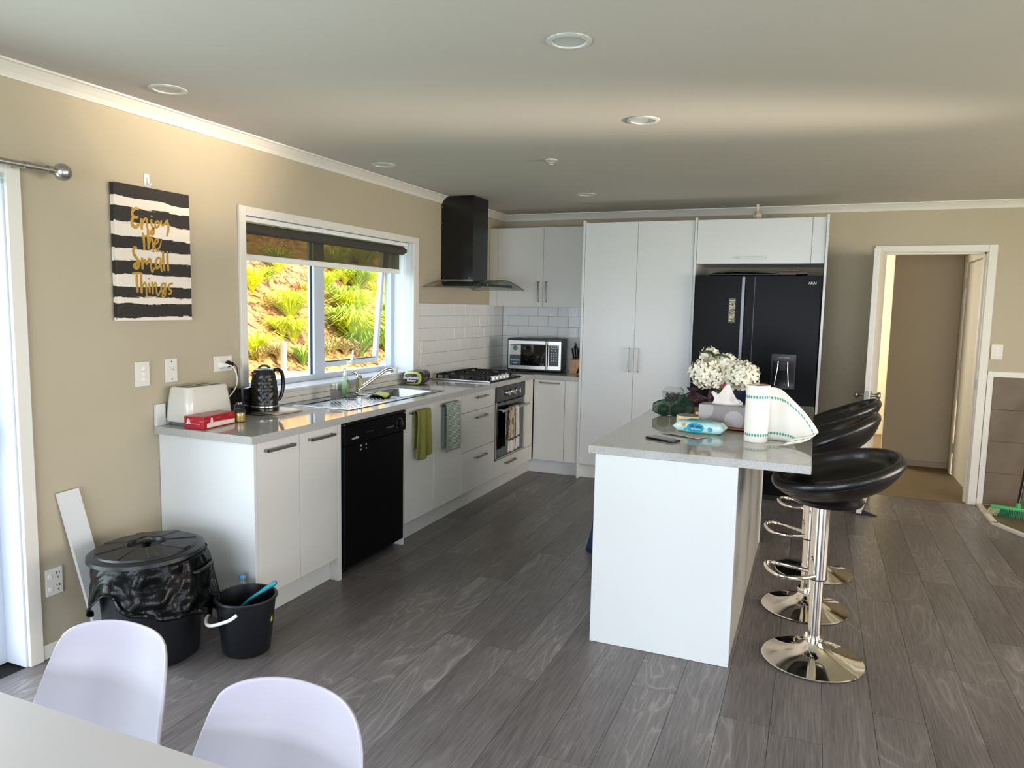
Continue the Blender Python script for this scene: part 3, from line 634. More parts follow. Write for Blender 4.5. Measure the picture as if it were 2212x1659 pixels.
# fridge surround
ZO = 1.876
fs = thing('fridge_surround', 'white cabinet framing and topping the black fridge', 'cabinet', (2.44, 6.28, 0), at_world=True)
obj('side_panel', bx((XQ, YF-.012, .001), (XQ+.018, D-.002, ZT), .001), GLOSSW, fs)
obj('side_panel', bx((XRR-.018, YF-.012, .001), (XRR, D-.002, ZT), .001), GLOSSW, fs)
obj('carcass', bx((XQ+.019, YF+.0185, ZO), (XRR-.019, D-.003, ZT-.02)), GLOSSW, fs)
d = obj('door', bx((XQ+.021, YF, ZO+.0015), (2.818, YF+.018, ZT-.018), .0012), GLOSSW, fs); bar_handle(d, (2.290, YF, 1.918), (2.494, YF, 1.918), (0, -1, 0))
obj('filler_panel', bx((2.821, YF, ZO+.0015), (XRR-.020, YF+.018, ZT-.018), .0012), GLOSSW, fs)
# wall cabinet
uc = thing('wall_cabinet', 'white two-door wall cabinet above the microwave', 'cabinet', (.5, 6.4, 1.497), at_world=True)
YU, U0, U1 = 6.25, 1.503, 2.225
obj('carcass', bx((.002, YU+.0185, U0), (XP-.002, D-.010, U1)), SATINW, uc)
obj('filler_panel', bx((.002, YU, U0), (.084, YU+.018, U1), .0012), SATINW, uc)
d = obj('door', bx((.087, YU, U0), (.5425, YU+.018, U1), .0012), SATINW, uc); bar_handle(d, (.505, YU, 1.545), (.505, YU, 1.735), (0, -1, 0), NICKEL)
d = obj('door', bx((.5455, YU, U0), (XP-.003, YU+.018, U1), .0012), SATINW, uc); bar_handle(d, (.580, YU, 1.545), (.580, YU, 1.735), (0, -1, 0), NICKEL)

# ------------------------------------------------------------------ dishwasher
dw = thing('dishwasher', 'black freestanding dishwasher under the worktop', 'dishwasher', (.3, 3.41, 0), at_world=True)
obj('body', bx((.03, 3.104, .03), (.545, 3.716, .842), .004), BLACKM, dw)
obj('plinth', bx((.50, 3.108, .001), (.52, 3.712, .09)), BLACKM, dw)
obj('top_lid', bx((.03, 3.100, .845), (.598, 3.732, .8595), .003), BLACK, dw)
dd = obj('door', bx((.547, 3.104, .055), (.592, 3.716, .735), .004), FRIDGEM, dw)
cp = obj('control_panel', bx((.547, 3.102, .738), (.600, 3.730, .842), .004), FRIDGEM, dw)
obj('handle_recess', bx((.6002, 3.505, .776), (.6030, 3.585, .784), .003, 2), NICKEL, cp)
obj('dial', lathe(B(), [(0, 0), (.021, 0), (.021, .012), (.017, .014), (0, .014)], (.6, 3.655, .786), 28, 'x'), BLACK, cp, .5)
bm = B()
for k in range(9):
    a = -2.1+k*.52; y, z = 3.655+.033*math.sin(a), .786+.033*math.cos(a); box(bm, (.6001, y-.003, z-.0015), (.6005, y+.003, z+.0015))
for k in range(5): box(bm, (.6001, 3.300+k*.018, .785), (.6005, 3.303+k*.018, .788))
for y in (3.26, 3.31): box(bm, (.5921, y-.005, .712), (.5925, y+.005, .722)); box(bm, (.5921, y-.004, .690), (.5925, y+.004, .700))
obj('panel_marks', bm, INKW, cp, kind='stuff')
text('logo', 'comfee', .022, (.6004, 3.195, .772), (0, 1, 0), (0, 0, 1), INKW, cp, bold=.0004)

# ------------------------------------------------------------------ oven
ov = thing('oven', 'black built-in oven with three steel knobs under the gas hob', 'oven', (.3, 5.45, .27), at_world=True)
obj('body', bx((.05, 5.150, .275), (.560, 5.752, .855)), BLACKM, ov)
cp = obj('control_panel', bx((.561, 5.142, .738), (.585, 5.762, .860), .003), mat('oven_black_panel', '#1c2022', .25), ov)
obj('side_trim', bx((.561, 5.142, .270), (.583, 5.165, .735), .001), STEEL, ov)
obj('side_trim', bx((.561, 5.739, .270), (.583, 5.762, .735), .001), STEEL, ov)
for y in (5.345, 5.452, 5.560):
    k = obj('knob', lathe(B(), [(0, 0), (.023, 0), (.023, .008), (.018, .012), (.017, .022), (0, .023)], (.585, y, .800), 24, 'x'), STEEL, ov, .5)
    obj('grip', bx((.606, y-.004, .780), (.624, y+.004, .820), .002), STEEL, k)
od = obj('door', bx((.561, 5.167, .285), (.584, 5.737, .730), .003), DARKGLASS, ov)
obj('bottom_trim', bx((.561, 5.142, .268), (.583, 5.762, .283), .001), STEEL, ov)
OHX, OHZ = .632, .672
obj('handle', tube(tube(tube(B(), [(OHX, 5.175, OHZ), (OHX, 5.735, OHZ)], .0105, 14), [(.584, 5.215, OHZ), (OHX, 5.215, OHZ)], .008, 10), [(.584, 5.695, OHZ), (OHX, 5.695, OHZ)], .008, 10), STEEL, od, .8)

# ------------------------------------------------------------------ hob
hb = thing('gas_hob', 'black and steel gas hob with cast iron grates and white knobs', 'hob', (.3, 5.38, BZ), at_world=True)
HY0, HY1, HX0, HX1 = 5.085, 5.760, .050, .545
obj('tray', bx((HX0, HY0, BZ+.0005), (HX1, HY1, BZ+.010), .004, 2), BLACK, hb)
obj('side_trim', bx((HX0-.004, HY0-.012, BZ+.0005), (HX1+.008, HY0+.010, BZ+.013), .004, 2), STEEL, hb)
obj('side_trim', bx((HX0-.004, HY1-.010, BZ+.0005), (HX1+.008, HY1+.012, BZ+.013), .004, 2), STEEL, hb)
burn = [(.17, 5.23, .036), (.38, 5.23, .046), (.17, 5.60, .046), (.36, 5.62, .030), (.27, 5.42, .055)]
for x, y, r in burn:
    b = obj('burner', lathe(B(), [(0, .010), (r, .010), (r, .017), (r*.8, .020), (r*.8, .026), (r*.72, .030), (0, .031)], (x, y, BZ), 24), mat('burner_cap', '#2a2a2a', .45), hb, .5)
for (y0, y1) in ((5.115, 5.335), (5.345, 5.500), (5.510, 5.730)):
    bm = B(); x0, x1 = .065, .455; zt = BZ+.048; r = .005
    def bar(p, q): box(bm, (min(p[0], q[0])-r, min(p[1], q[1])-r, zt-.010), (max(p[0], q[0])+r, max(p[1], q[1])+r, zt))
    bar((x0, y0), (x1, y0)); bar((x0, y1), (x1, y1)); bar((x0, y0), (x0, y1)); bar((x1, y0), (x1, y1)); bar(((x0+x1)/2, y0), ((x0+x1)/2, y1))
    ym = (y0+y1)/2
    for xx in ((x0, x0+.065), (x0+.125, x1-.125), (x1-.065, x1)): bar((xx[0], ym), (xx[1], ym))
    for xx in (x0, (x0+x1)/2, x1):
        for yy in (y0, y1): box(bm, (xx-r, yy-r, BZ+.010), (xx+r, yy+r, zt))
    for xx in (x0+.06, x1-.06):
        for yy in (y0, y1): box(bm, (xx-r, yy-.012, zt), (xx+r, yy+.012, zt+.006)); box(bm, (xx-r, yy-r, BZ+.010), (xx+r, yy+r, zt))
    obj('grate', bm, IRON, hb)
for k in range(5):
    y = 5.235+k*.070
    kb = obj('knob', box(lathe(B(), [(0, .010), (.021, .010), (.021, .014), (.016, .016), (.015, .028), (0, .029)], (.510, y, BZ), 20), (.491, y-.006, BZ+.026), (.529, y+.006, BZ+.040), .003), mat('white_hob_knob', '#e3e4e6', .25, metal=.3) if k == 0 else bpy.data.materials['white_hob_knob'], hb, .5)

# ------------------------------------------------------------------ range hood
rh = thing('range_hood', 'black chimney range hood with curved glass canopy above the hob', 'range hood', (.15, 5.43, 1.64), at_world=True)
CY0, CY1, CX = 5.284, 5.572, .290
pts = [(.002, 1.700), (.002, 2.322), (.010, 2.345), (.030, 2.368), (.064, 2.382), (CX, 2.382), (CX, 1.700)]
obj('chimney', poly(B(), [(x, CY0, z) for x, z in pts], (0, CY1-CY0, 0)), BLACK, rh)
obj('joint_band', bx((.002, CY0-.001, 1.695), (CX+.001, CY1+.001, 1.712)), STEEL, rh)
for p in ((.012, CY0-.002, 2.30), (.012, CY0-.002, 2.17), (.03, CY0-.002, 1.725), (.26, CY0-.002, 1.725)): obj('screw', cyl(B(), p, .004, .002, 10, 'y'), STEEL, rh)
yc = (CY0+CY1)/2
obj('body', bx((.002, yc-.26, 1.655), (.475, yc+.26, 1.678), .004), BLACK, rh)
obj('motor_box', bx((.002, yc-.135, 1.679), (.300, yc+.135, 1.7)), BLACK, rh)
gl = obj('glass_canopy', grid(B(), lambda u, v: Vector((.003+v*.495, yc-.46+.92*u, 1.640+.072*(math.sin(PI*u)**.9 if 0 < u < 1 else 0))), 28, 4), HOODGLASS, rh, 3.14); solid(gl, .006)
ed = obj('glass_edge', tube(B(), [(.50, yc-.46+.92*i/28, 1.640+.072*(math.sin(PI*i/28)**.9 if 0 < i < 28 else 0)) for i in range(29)], .0035, 6), mat('dark_glass_edge', '#1f2a26', .15), rh, 1)

# ------------------------------------------------------------------ sink
sk = thing('sink', 'stainless steel sink with ribbed drainer set in the worktop under the window', 'sink', (.28, 3.87, BZ), at_world=True)
bx0, bx1, by0, by1, bd = .125, .445, 3.945, 4.375, .155
x0, x1, y0, y1 = SX0-.014, SX1+.014, SY0_-.014, SY1_+.014; zt = BZ+.004
bm = B()
for a, b in (((x0, y0, BZ+.0005), (bx0, y1, zt)), ((bx1, y0, BZ+.0005), (x1, y1, zt)), ((bx0, by1, BZ+.0005), (bx1, y1, zt)), ((bx0, by0-.035, BZ+.0005), (bx1, by0, zt)), ((bx0, y0, BZ+.0005), (bx1, y0+.05, zt))): box(bm, a, b, .0018)
obj('rim', bm, SINKM, sk)
def rr_ring(bm, x0, x1, y0, y1, r, z, n=6):
    out = []
    for cx_, cy_, a0 in ((x1-r, y1-r, 0), (x0+r, y1-r, PI/2), (x0+r, y0+r, PI), (x1-r, y0+r, 1.5*PI)):
        for i in range(n+1): a = a0+PI/2*i/n; out.append(bm.verts.new((cx_+r*math.cos(a), cy_+r*math.sin(a), z)))
    return out
def loft(bm, rings, cap=True):
    for A, Q in zip(rings, rings[1:]):
        for j in range(len(A)): bm.faces.new((A[j], A[(j+1) % len(A)], Q[(j+1) % len(A)], Q[j]))
    if cap: bm.faces.new(rings[-1])
    return bm
bm = B(); loft(bm, [rr_ring(bm, bx0-.002, bx1+.002, by0-.002, by1+.002, .03, zt+.0005), rr_ring(bm, bx0+.004, bx1-.004, by0+.004, by1-.004, .04, zt-.008), rr_ring(bm, bx0+.012, bx1-.012, by0+.012, by1-.012, .05, zt-bd+.03), rr_ring(bm, bx0+.04, bx1-.04, by0+.04, by1-.04, .05, zt-bd)])
solid(obj('basin', bm, SINKM, sk, .9), .001, -1)
bm = B(); box(bm, (bx0, y0+.05, BZ-.004), (bx1, by0-.035, BZ-.0015))
for k in range(16):
    for q in range(9): yy, xx = y0+.070+k*.031, bx0+.03+q*.0325; cyl(bm, (xx, yy, BZ-.002), .007, .0025, 8)
obj('drainer', bm, SINKM, sk)
obj('plug_strainer', lathe(B(), [(0, 0), (.03, 0), (.034, .003), (.03, .004), (0, .002)], ((bx0+bx1)/2, (by0+by1)/2, zt-bd+.001), 20), CHROME, sk, .6)
# tap
tp = thing('tap', 'chrome mixer tap with long swung spout behind the sink', 'tap', (.088, 3.965, BZ+.004), at_world=True)
obj('body', lathe(B(), [(0, 0), (.026, 0), (.026, .006), (.021, .010), (.020, .085), (.023, .092), (.023, .112), (.015, .126), (0, .128)], (.100, 3.960, BZ+.0045), 24), CHROME, tp, .5)
obj('spout', tube(B(), spline([(.105, 3.945, BZ+.03), (.125, 3.985, BZ+.055), (.16, 4.05, BZ+.100), (.195, 4.115, BZ+.145), (.212, 4.150, BZ+.157), (.222, 4.170, BZ+.152), (.224, 4.174, BZ+.135)], 4), .0115, 14), CHROME, tp, .8)
obj('lever', tube(B(), [(.100, 3.960, BZ+.12), (.087, 3.940, BZ+.145), (.072, 3.910, BZ+.155)], [.010, .008, .006], 10), CHROME, tp, .8)

# ------------------------------------------------------------------ fridge
fg = thing('fridge', 'black side-by-side fridge with water dispenser in the right door', 'fridge', (2.44, 6.25, 0), at_world=True)
FY = 5.925
obj('body', bx((1.972, FY+.055, .02), (2.905, 6.555, 1.765), .004), BLACKM, fg)
obj('base_grille', bx((1.980, FY+.04, .001), (2.898, FY+.06, .045)), BLACKM, fg)
fl = obj('door', bx((1.972, FY, .05), (2.356, FY+.050, 1.780), .004, 2), FRIDGEM, fg)
obj('door_edge_grip', bx((2.330, FY-.006, .30), (2.354, FY-.0005, 1.770), .002), mat('grey_edge_metal', '#5c5f61', .3, metal=.7), fl)
frd = obj('door', bx((2.424, FY, .05), (2.907, FY+.050, 1.780), .004, 2), FRIDGEM, fg)
obj('door_edge_grip', bx((2.424, FY-.004, .30), (2.430, FY-.0005, 1.770), .001), mat('dark_edge_metal', '#33363a', .3, metal=.7), frd)
obj('centre_channel', bx((2.358, FY+.020, .05), (2.422, FY+.050, 1.775)), FRIDGEM, fg)
text('logo', 'AKAI', .026, (2.843, FY-.0006, 1.722), (1, 0, 0), (0, 0, 1), INKW, frd, bold=.0006)
dp = obj('water_dispenser', box(box(box(box(B(), (2.580, FY-.006, .905), (2.592, FY-.0005, 1.175), .001), (2.748, FY-.006, .905), (2.760, FY-.0005, 1.175), .001), (2.592, FY-.006, 1.120), (2.748, FY-.0005, 1.175), .001), (2.592, FY-.006, .905), (2.748, FY-.0005, .925), .001), BLACK, frd)
obj('dispenser_niche', bx((2.592, FY-.002, .925), (2.748, FY-.0005, 1.120)), mat('black_niche', '#040505', .15), dp)
obj('dispenser_lever', bx((2.640, FY-.016, 1.045), (2.690, FY-.003, 1.115), .004), mat('dark_lever', '#2a2d30', .15), dp)
obj('dispenser_rail', tube(tube(B(), [(2.632, FY-.008, 1.118), (2.628, FY-.010, 1.05), (2.612, FY-.012, .93)], .0022, 6), [(2.700, FY-.008, 1.118), (2.703, FY-.010, 1.05), (2.715, FY-.012, .93)], .0022, 6), CHROME, dp)
text('dispenser_lettering', 'WATER DISPENSER', .0105, (2.67, FY-.0066, 1.148), (1, 0, 0), (0, 0, 1), INKW, dp)
nt_ = thing('fridge_magnet', 'narrow dark notice with gold print on the left fridge door', 'magnet', (2.264, FY-.001, 1.41), at_world=True)
obj('card', bx((2.238, FY-.0035, 1.410), (2.290, FY-.0005, 1.602), .0005), mat('charcoal_card', '#26251f', .3), nt_)
bm = B(); rg = random.Random(5)
for k in range(14):
    z = 1.422+k*.012; x = 2.245
    while x < 2.282:
        w = rg.uniform(.002, .008)
        if rg.random() < .75: box(bm, (x, FY-.0040, z), (min(x+w, 2.284), FY-.0037, z+rg.uniform(.004, .008)))
        x += w+.002
obj('print', bm, mat('gold_print', '#9c9255', .3, metal=.5), nt_)
# things lying on the fridge
def flat_on(name, label, cat, pts, z0, z1, m):
    return tag(obj(name, poly(B(), [(x, y, z0) for x, y in pts], (0, 0, z1-z0)), m), label, cat)
flat_on('baking_tray', 'dark baking tray lying on top of the fridge', 'tray', [(2.06, 5.975), (2.72, 5.975), (2.74, 6.40), (2.06, 6.40)], 1.786, 1.796, BLACKM)
FOIL = mat('crumpled_foil', '#6c6f66', .3, metal=.5, bump=.8, bscale=30)
bm = grid(B(), lambda u, v: Vector((2.09+.50*u, 5.965+.36*v, 1.800+.030*math.sin(PI*u)**.5*math.sin(PI*min(1, v*1.1+.05))**.4*(1-.45*u)+.004*ns((u*9, v*9, 0)))), 24, 10); solid(tag(obj('foil_platter', bm, FOIL, smooth=1), 'grey crumpled foil platter on top of the fridge', 'platter'), .004, -1)
flat_on('chopping_board', 'thin wooden board on top of the fridge, upper one', 'board', [(2.60, 6.01), (2.74, 6.01), (2.74, 6.30), (2.60, 6.30)], 1.816, 1.826, mat('board_brown', '#5e4a36', .5))
flat_on('chopping_board', 'thin wooden board on top of the fridge, lower one', 'board', [(2.60, 5.985), (2.80, 5.985), (2.80, 6.30), (2.60, 6.30)], 1.798, 1.806, mat('board_tan', '#6b543c', .5))
# vase on fridge surround
t = thing('bottle_vase', 'small mottled bottle vase on top of the fridge cabinet', 'vase', (2.405, 6.06, ZT-.018), 0)
MOT = mat('mottled_ceramic', '#b4a896', .35, noise_amt=.5, nscale=60)
obj('body', lathe(B(), [(0, 0), (.018, 0), (.034, .012), (.038, .032), (.030, .052), (.014, .064)], (0, 0, .001), 28), MOT, t, .9)
obj('neck', lathe(B(), [(.014, .064), (.010, .078), (.010, .105), (.016, .115), (.012, .115), (.007, .1)], (0, 0, .001), 20), mat('cream_ceramic', '#cfc6b4', .35), t, .9)

# ------------------------------------------------------------------ microwave
mw = thing('microwave', 'steel and black microwave in the worktop corner', 'microwave', (.50, 6.38, BZ), at_world=True)
MX0, MX1, MY, MZ0, MZ1 = .225, .775, 6.20, .914, 1.207
obj('body', bx((MX0, MY+.02, MZ0), (MX1, 6.488, MZ1), .004), BLACKM, mw)
bm = B()
for x in (.26, .74):
    for y in (6.25, 6.45): cyl(bm, (x, y, BZ+.0003), .012, .0139, 12)
obj('feet', bm, BLACKM, mw)
fr2 = obj('front_frame', bx((MX0, MY+.006, MZ0), (MX1, MY+.0195, MZ1), .002), BLACK, mw)
dr = obj('door', box(box(box(B(), (MX0+.010, MY, MZ0+.012), (.640, MY+.0055, MZ0+.045), .001), (MX0+.010, MY, MZ1-.050), (.640, MY+.0055, MZ1-.018), .001), (MX0+.010, MY, MZ0+.045), (MX0+.026, MY+.0055, MZ1-.050), .001), STEEL, mw)
obj('window', bx((MX0+.027, MY+.001, MZ0+.046), (.625, MY+.0055, MZ1-.051)), DARKGLASS, dr)
obj('handle', tube(B(), [(.6275, MY-.018, MZ0+.012), (.6275, MY-.018, MZ1-.020)], .007, 10), STEEL, dr, .8)
obj('handle_mount', bx((.612, MY-.004, MZ0+.012), (.625, MY+.001, MZ1-.018)), BLACK, dr)
st = obj('label_sheet', bx((.250, MY+.0002, MZ0+.050), (.363, MY+.0009, MZ1-.055)), mat('dark_teal_label', '#22404a', .4), dr)
obj('label_card', bx((.250, MY-.0002, 1.058), (.363, MY+.0001, MZ1-.057)), mat('pale_label', '#b9bcb6', .5), st)
obj('label_dot', cyl(B(), (.306, MY-.0006, 1.120), .024, .0003, 24, 'y'), mat('green_dot', '#2f7566', .5), st)
bm = B()
for k in range(5): lathe(bm, [(.004, 0), (.0075, 0), (.0075, .0003), (.004, .0003)], (.268+k*.0185, MY-.0002, 1.008), 14, 'y')
obj('label_icons', bm, INKW, st)
text('label_lettering', 'Breville', .014, (.306, MY-.0004, .981), (1, 0, 0), (0, 0, 1), INKW, st, bold=.0003)
pnl = obj('keypad_panel', box(box(B(), (.640, MY, MZ0+.012), (MX1-.006, MY+.0055, MZ1-.018), .001), (.648, MY-.002, MZ0+.046), (.748, MY-.0002, MZ1-.052), .001), STEEL, mw)
obj('keypad', bx((.650, MY-.003, MZ0+.048), (.746, MY-.0022, MZ1-.054)), BLACK, pnl)
obj('display', box(bx((.668, MY-.0036, 1.126), (.736, MY-.0032, 1.150)), (.674, MY-.0040, 1.130), (.730, MY-.0037, 1.146)), INKW, pnl)
obj('display_glass', bx((.675, MY-.0044, 1.1305), (.729, MY-.0041, 1.1455)), BLACK, pnl)
KEY = mat('key_pale', '#b9bcc0', .4)
for x, z, r in [(.680, 1.104, .0085), (.716, 1.104, .0085)]+[(.676+.0235*c, 1.078-.0225*r_, .0070) for r_ in range(4) for c in range(3)]:
    obj('button', cyl(B(), (x, MY-.0062, z), r, .003, 14, 'y'), KEY, pnl)
obj('dial', cyl(B(), (MX1+.0005, MY+.03, .955), .014, .006, 14, 'x'), BLACK, mw)
mw.location = (.470, 6.368, BZ); mw.rotation_euler = (0, 0, .155); mw.scale = (.93, 1, 1)
# knife block
kb = thing('knife_block', 'wooden knife block with black handles between microwave and pantry', 'knife block', (.885, 6.36, BZ), at_world=True)
obj('block', poly(B(), [(.815, 6.28, BZ+.001), (.815, 6.42, BZ+.001), (.815, 6.40, BZ+.150), (.815, 6.30, BZ+.125)], (.095, 0, 0)), WOODL, kb)
for i, (x, y, h, tl) in enumerate([(.838, 6.330, .105, .0), (.858, 6.335, .125, .0), (.878, 6.345, .155, -.02), (.893, 6.345, .11, .01)]):
    obj('knife_handle', tube(B(), [(x, y, BZ+.125), (x-.006, y-.01, BZ+.125+h*.5), (x-.012+tl, y-.022, BZ+.125+h)], [.007, .009, .008], 8), BLACK, kb, .9)
kn = thing('scissor_sheath', 'red and black sheathed knife leaning on the knife block', 'knife', (.93, 6.24, BZ), at_world=True)
obj('sheath', poly(B(), [(.925, 6.235, BZ+.002), (.975, 6.235, BZ+.002), (.965, 6.30, BZ+.13), (.950, 6.30, BZ+.13)], (0, .012, 0)), mat('dark_red_sheath', '#7e1f26', .4), kn)
obj('blade_cover', tube(B(), [(.905, 6.225, BZ+.008), (.955, 6.29, BZ+.20)], [.007, .007], 6), BLACK, kn)
t = tag(obj('drain_tray', bx((.555, 6.03, BZ+.0005), (.585, 6.04, BZ+.002)), BLACKM), 'small dark scrap on the worktop by the inside corner', 'scrap')
bpy.data.objects.remove(t)

# ------------------------------------------------------------------ toaster, box, jar, speaker, kettle, board
TOAST = mat('cream_toaster', '#d5d2c6', .18, coat=.3)
t = thing('toaster', 'glossy white four-slot toaster at the wall end of the worktop', 'toaster', (.085, 2.610, BZ), 0)
def rrloft(secs, n=6):
    "secs: (half x, half y, radius, z)"
    bm = B(); rings = [rr_ring(bm, -a, a, -b, b, r, z, n) for a, b, r, z in secs]; bm.faces.new(rings[0]); return loft(bm, rings)
obj('body', rrloft([(.078, .140, .03, .018), (.082, .146, .032, .028), (.078, .142, .034, .10), (.068, .134, .034, .175), (.060, .128, .030, .184)]), TOAST, t, .8)
obj('base', rrloft([(.070, .132, .028, .001), (.072, .134, .028, .0175)]), mat('grey_toaster_base', '#6b7072', .4), t, .8)
obj('slot', box(box(B(), (-.038, -.105, .1842), (-.016, .105, .1852)), (.012, -.105, .1842), (.034, .105, .1852)), BLACK, t)
obj('lever', bx((-.012, .142, .11), (.012, .160, .125), .003), STEEL, t)
bxo = thing('chocolate_box', 'red chocolate box with bells and a blank white strip', 'box', (.215, 2.545, BZ), 0)
c0, c1, c2 = pix(436, 929, z=BZ), pix(504, 913, z=BZ), pix(395, 919, z=BZ)
A0 = Vector((.282, 2.440, BZ)); e1 = Vector((-.10, .985, 0)).normalized(); e2 = Vector((-.985, -.10, 0)).normalized()
bxo.location = A0; bxo.rotation_euler = (0, 0, math.atan2(e1.y, e1.x)-PI/2)
REDB = mat('red_card', '#a5182c', .3); bw, bl_, bh = .110, .225, .060
obj('carton', bx((-bw, 0, .001), (0, bl_, bh), .0015), REDB, bxo)
obj('top_print', box(B(), (-bw+.02, .02, bh), (-.02, bl_-.02, bh+.0004)), mat('dusky_red_print', '#96504a', .25), bxo)
obj('white_strip', bx((.0002, .022, .006), (.0006, bl_-.004, .026)), mat('cream_strip', '#e2d7c8', .5), bxo)
PINKW = mat('bell_print', '#d9c3c6', .4); ORANGE = mat('orange_print', '#d0642e', .4)
bm = B()
def bell(side, c, z):
    prof = [(-.012, 0), (.012, 0), (.0085, .008), (.0080, .018), (.004, .024), (-.004, .024), (-.0080, .018), (-.0085, .008)]
    f = (lambda a, b: (.0008, c+a, z+b)) if side else (lambda a, b: (c+a, -.0006, z+b))
    bm.faces.new([bm.verts.new(f(a, b)) for a, b in prof])
bell(1, .055, .028); bell(0, -.085, .026)
bm.faces.new([bm.verts.new(p) for p in ((.0008, .030, .0275), (.0008, .15, .0275), (.0008, .15, .0295), (.0008, .030, .0295))])
bm.faces.new([bm.verts.new(p) for p in ((-.02, -.0006, .024), (-.10, -.0006, .024), (-.10, -.0006, .0265), (-.02, -.0006, .0265))])
obj('bell_print', bm, PINKW, bxo)
bm = B()
for side, c, z in ((1, .018, .038), (1, .10, .043), (1, .19, .045), (0, -.012, .036), (0, -.075, .040)):
    f = (lambda a, b: (.0009, c+a, z+b)) if side else (lambda a, b: (c+a, -.0007, z+b))
    up_ = [f(-.018+.036*i/6, .006*math.sin(PI*i/6)) for i in range(7)]; dn = [f(-.018+.036*i/6, -.001+.003*math.sin(PI*i/6)) for i in range(5, 0, -1)]
    bm.faces.new([bm.verts.new(p) for p in up_+dn])
obj('ribbon_print', bm, ORANGE, bxo)
t = thing('candle_jar', 'small glass jar with lid and golden contents beside the red box', 'jar', (.250, 2.705, BZ), 0)
obj('glass', lathe(B(), [(0, .001), (.026, .001), (.028, .004), (.028, .060), (.022, .068), (.022, .074)], (0, 0, 0), 28), CLEARG, t, .9)
obj('contents', lathe(B(), [(0, .004), (.0255, .004), (.0255, .046), (0, .047)], (0, 0, 0), 24), mat('golden_wax', '#b08d2c', .2, coat=.4), t, .9)
obj('lid', lathe(B(), [(.024, .0745), (.025, .086), (.018, .090), (.017, .098), (0, .101)], (0, 0, 0), 24), CLEARG, t, .9)
t = thing('coffee_canister', 'black square canister behind the small glass jar', 'canister', (.065, 2.915, BZ), .1)
obj('body', rrloft([(.038, .038, .012, .001), (.040, .040, .013, .01), (.040, .040, .013, .132)]), BLACK, t, .8)
obj('lid', rrloft([(.041, .041, .013, .1325), (.041, .041, .013, .140), (.034, .034, .012, .143)]), BLACK, t, .8)
t = tag(obj('chopping_board', bx((-.14, -.10, .001), (.14, .10, .012), .003), mat('pale_board', '#b9a992', .4, noise_amt=.08, nscale=25)), 'pale wooden board under the black kettle', 'board')
t.location = (.135, 3.070, BZ); t.rotation_euler = (0, 0, -.12)
kt = thing('kettle', 'black electric kettle with faceted diamond pattern on the pale board', 'kettle', (.125, 3.055, BZ+.0125), 0)
KB = mat('kettle_black', '#161512', .27)
prof = [(.066, .022), (.0668, .05), (.066, .10), (.061, .145), (.054, .178), (.050, .192)]
def ksurf(u, v):
    i = v*(len(prof)-1); k = min(int(i), len(prof)-2); f = i-k
    r = prof[k][0]*(1-f)+prof[k+1][0]*f; z = prof[k][1]*(1-f)+prof[k+1][1]*f; a = 2*PI*u
    if .10 < v < .78:
        w = math.sin(PI*(v-.10)/.68)**.5; r -= .0035*w*abs(math.sin(a*6+v*22)*math.sin(a*6-v*22))**.6
    return Vector((r*math.cos(a), r*math.sin(a), z))
obj('body', grid(B(), ksurf, 96, 48, True), KB, kt, .35)
obj('lid', lathe(B(), [(.0505, .1915), (.048, .200), (.036, .208), (0, .211)], (0, 0, 0), 32), KB, kt, .6)
obj('base', lathe(B(), [(0, .001), (.070, .001), (.070, .016), (.068, .0205), (0, .0205)], (0, 0, 0), 36), BLACK, kt, .6)
obj('steel_ring', lathe(B(), [(.0676, .0205), (.0678, .026), (.0672, .027)], (0, 0, 0), 36), CHROME, kt, .6)
hp = spline([(.012, .046, .197), (.010, .070, .200), (.008, .093, .180), (.006, .100, .130), (.006, .094, .085), (.006, .080, .055), (.006, .064, .048)], 5)
obj('handle', tube(B(), hp, .0095, 12), BLACK, kt, .9)
obj('lid_loop', tube(B(), spline([(0, -.030, .204), (0, -.018, .218), (0, .0, .222), (0, .02, .218), (0, .038, .202)], 4), .0055, 10), BLACK, kt, .9)
obj('spout', poly(B(), [(0, -.0505, .192), (0, -.062, .190), (0, -.056, .165)], (.0, 0, 0)) if False else lathe(B(), [(0, .170), (.012, .175), (.016, .190), (.014, .193), (0, .193)], (0, -.048, 0), 16), KB, kt, .9)
kt.rotation_euler = (0, 0, -.35); kt.scale = (1.1, 1.1, 1.1); kt.location = (.135, 3.015, BZ+.0125)
# plugs and cords
t = thing('plug', 'white round plug in the socket beside the window, nearer one', 'plug', (.0145, 2.82, 1.168), at_world=True)
obj('plug_body', lathe(B(), [(0, 0), (.019, 0), (.020, .008), (.015, .016), (.011, .032), (.008, .045), (0, .046)], (.0100, 2.833, 1.165), 20, 'x'), WHITEP, t, .8)
obj('cord', tube(B(), spline([(.055, 2.833, 1.165), (.075, 2.850, 1.158), (.082, 2.872, 1.10), (.075, 2.862, 1.04), (.055, 2.815, .98), (.040, 2.775, .93), (.03, 2.755, .915), (.05, 2.77, .905)], 6), .0030, 8), WHITEP, t, .9)
t = thing('plug', 'black plug in the socket beside the window, next to the frame', 'plug', (.0145, 2.88, 1.168), at_world=True)
obj('plug_body', lathe(B(), [(0, 0), (.018, 0), (.019, .008), (.015, .018), (.010, .034), (0, .036)], (.0100, 2.882, 1.168), 20, 'x'), BLACK, t, .8)
obj('cord', tube(B(), spline([(.045, 2.882, 1.168), (.060, 2.893, 1.155), (.060, 2.900, 1.10), (.050, 2.885, 1.03), (.032, 2.862, .98), (.03, 2.885, .92), (.05, 2.912, .905), (.12, 2.905, .9035), (.20, 2.90, .9035), (.235, 2.96, .9035), (.236, 3.04, .905)], 6), .0028, 8), BLACK, t, .9)

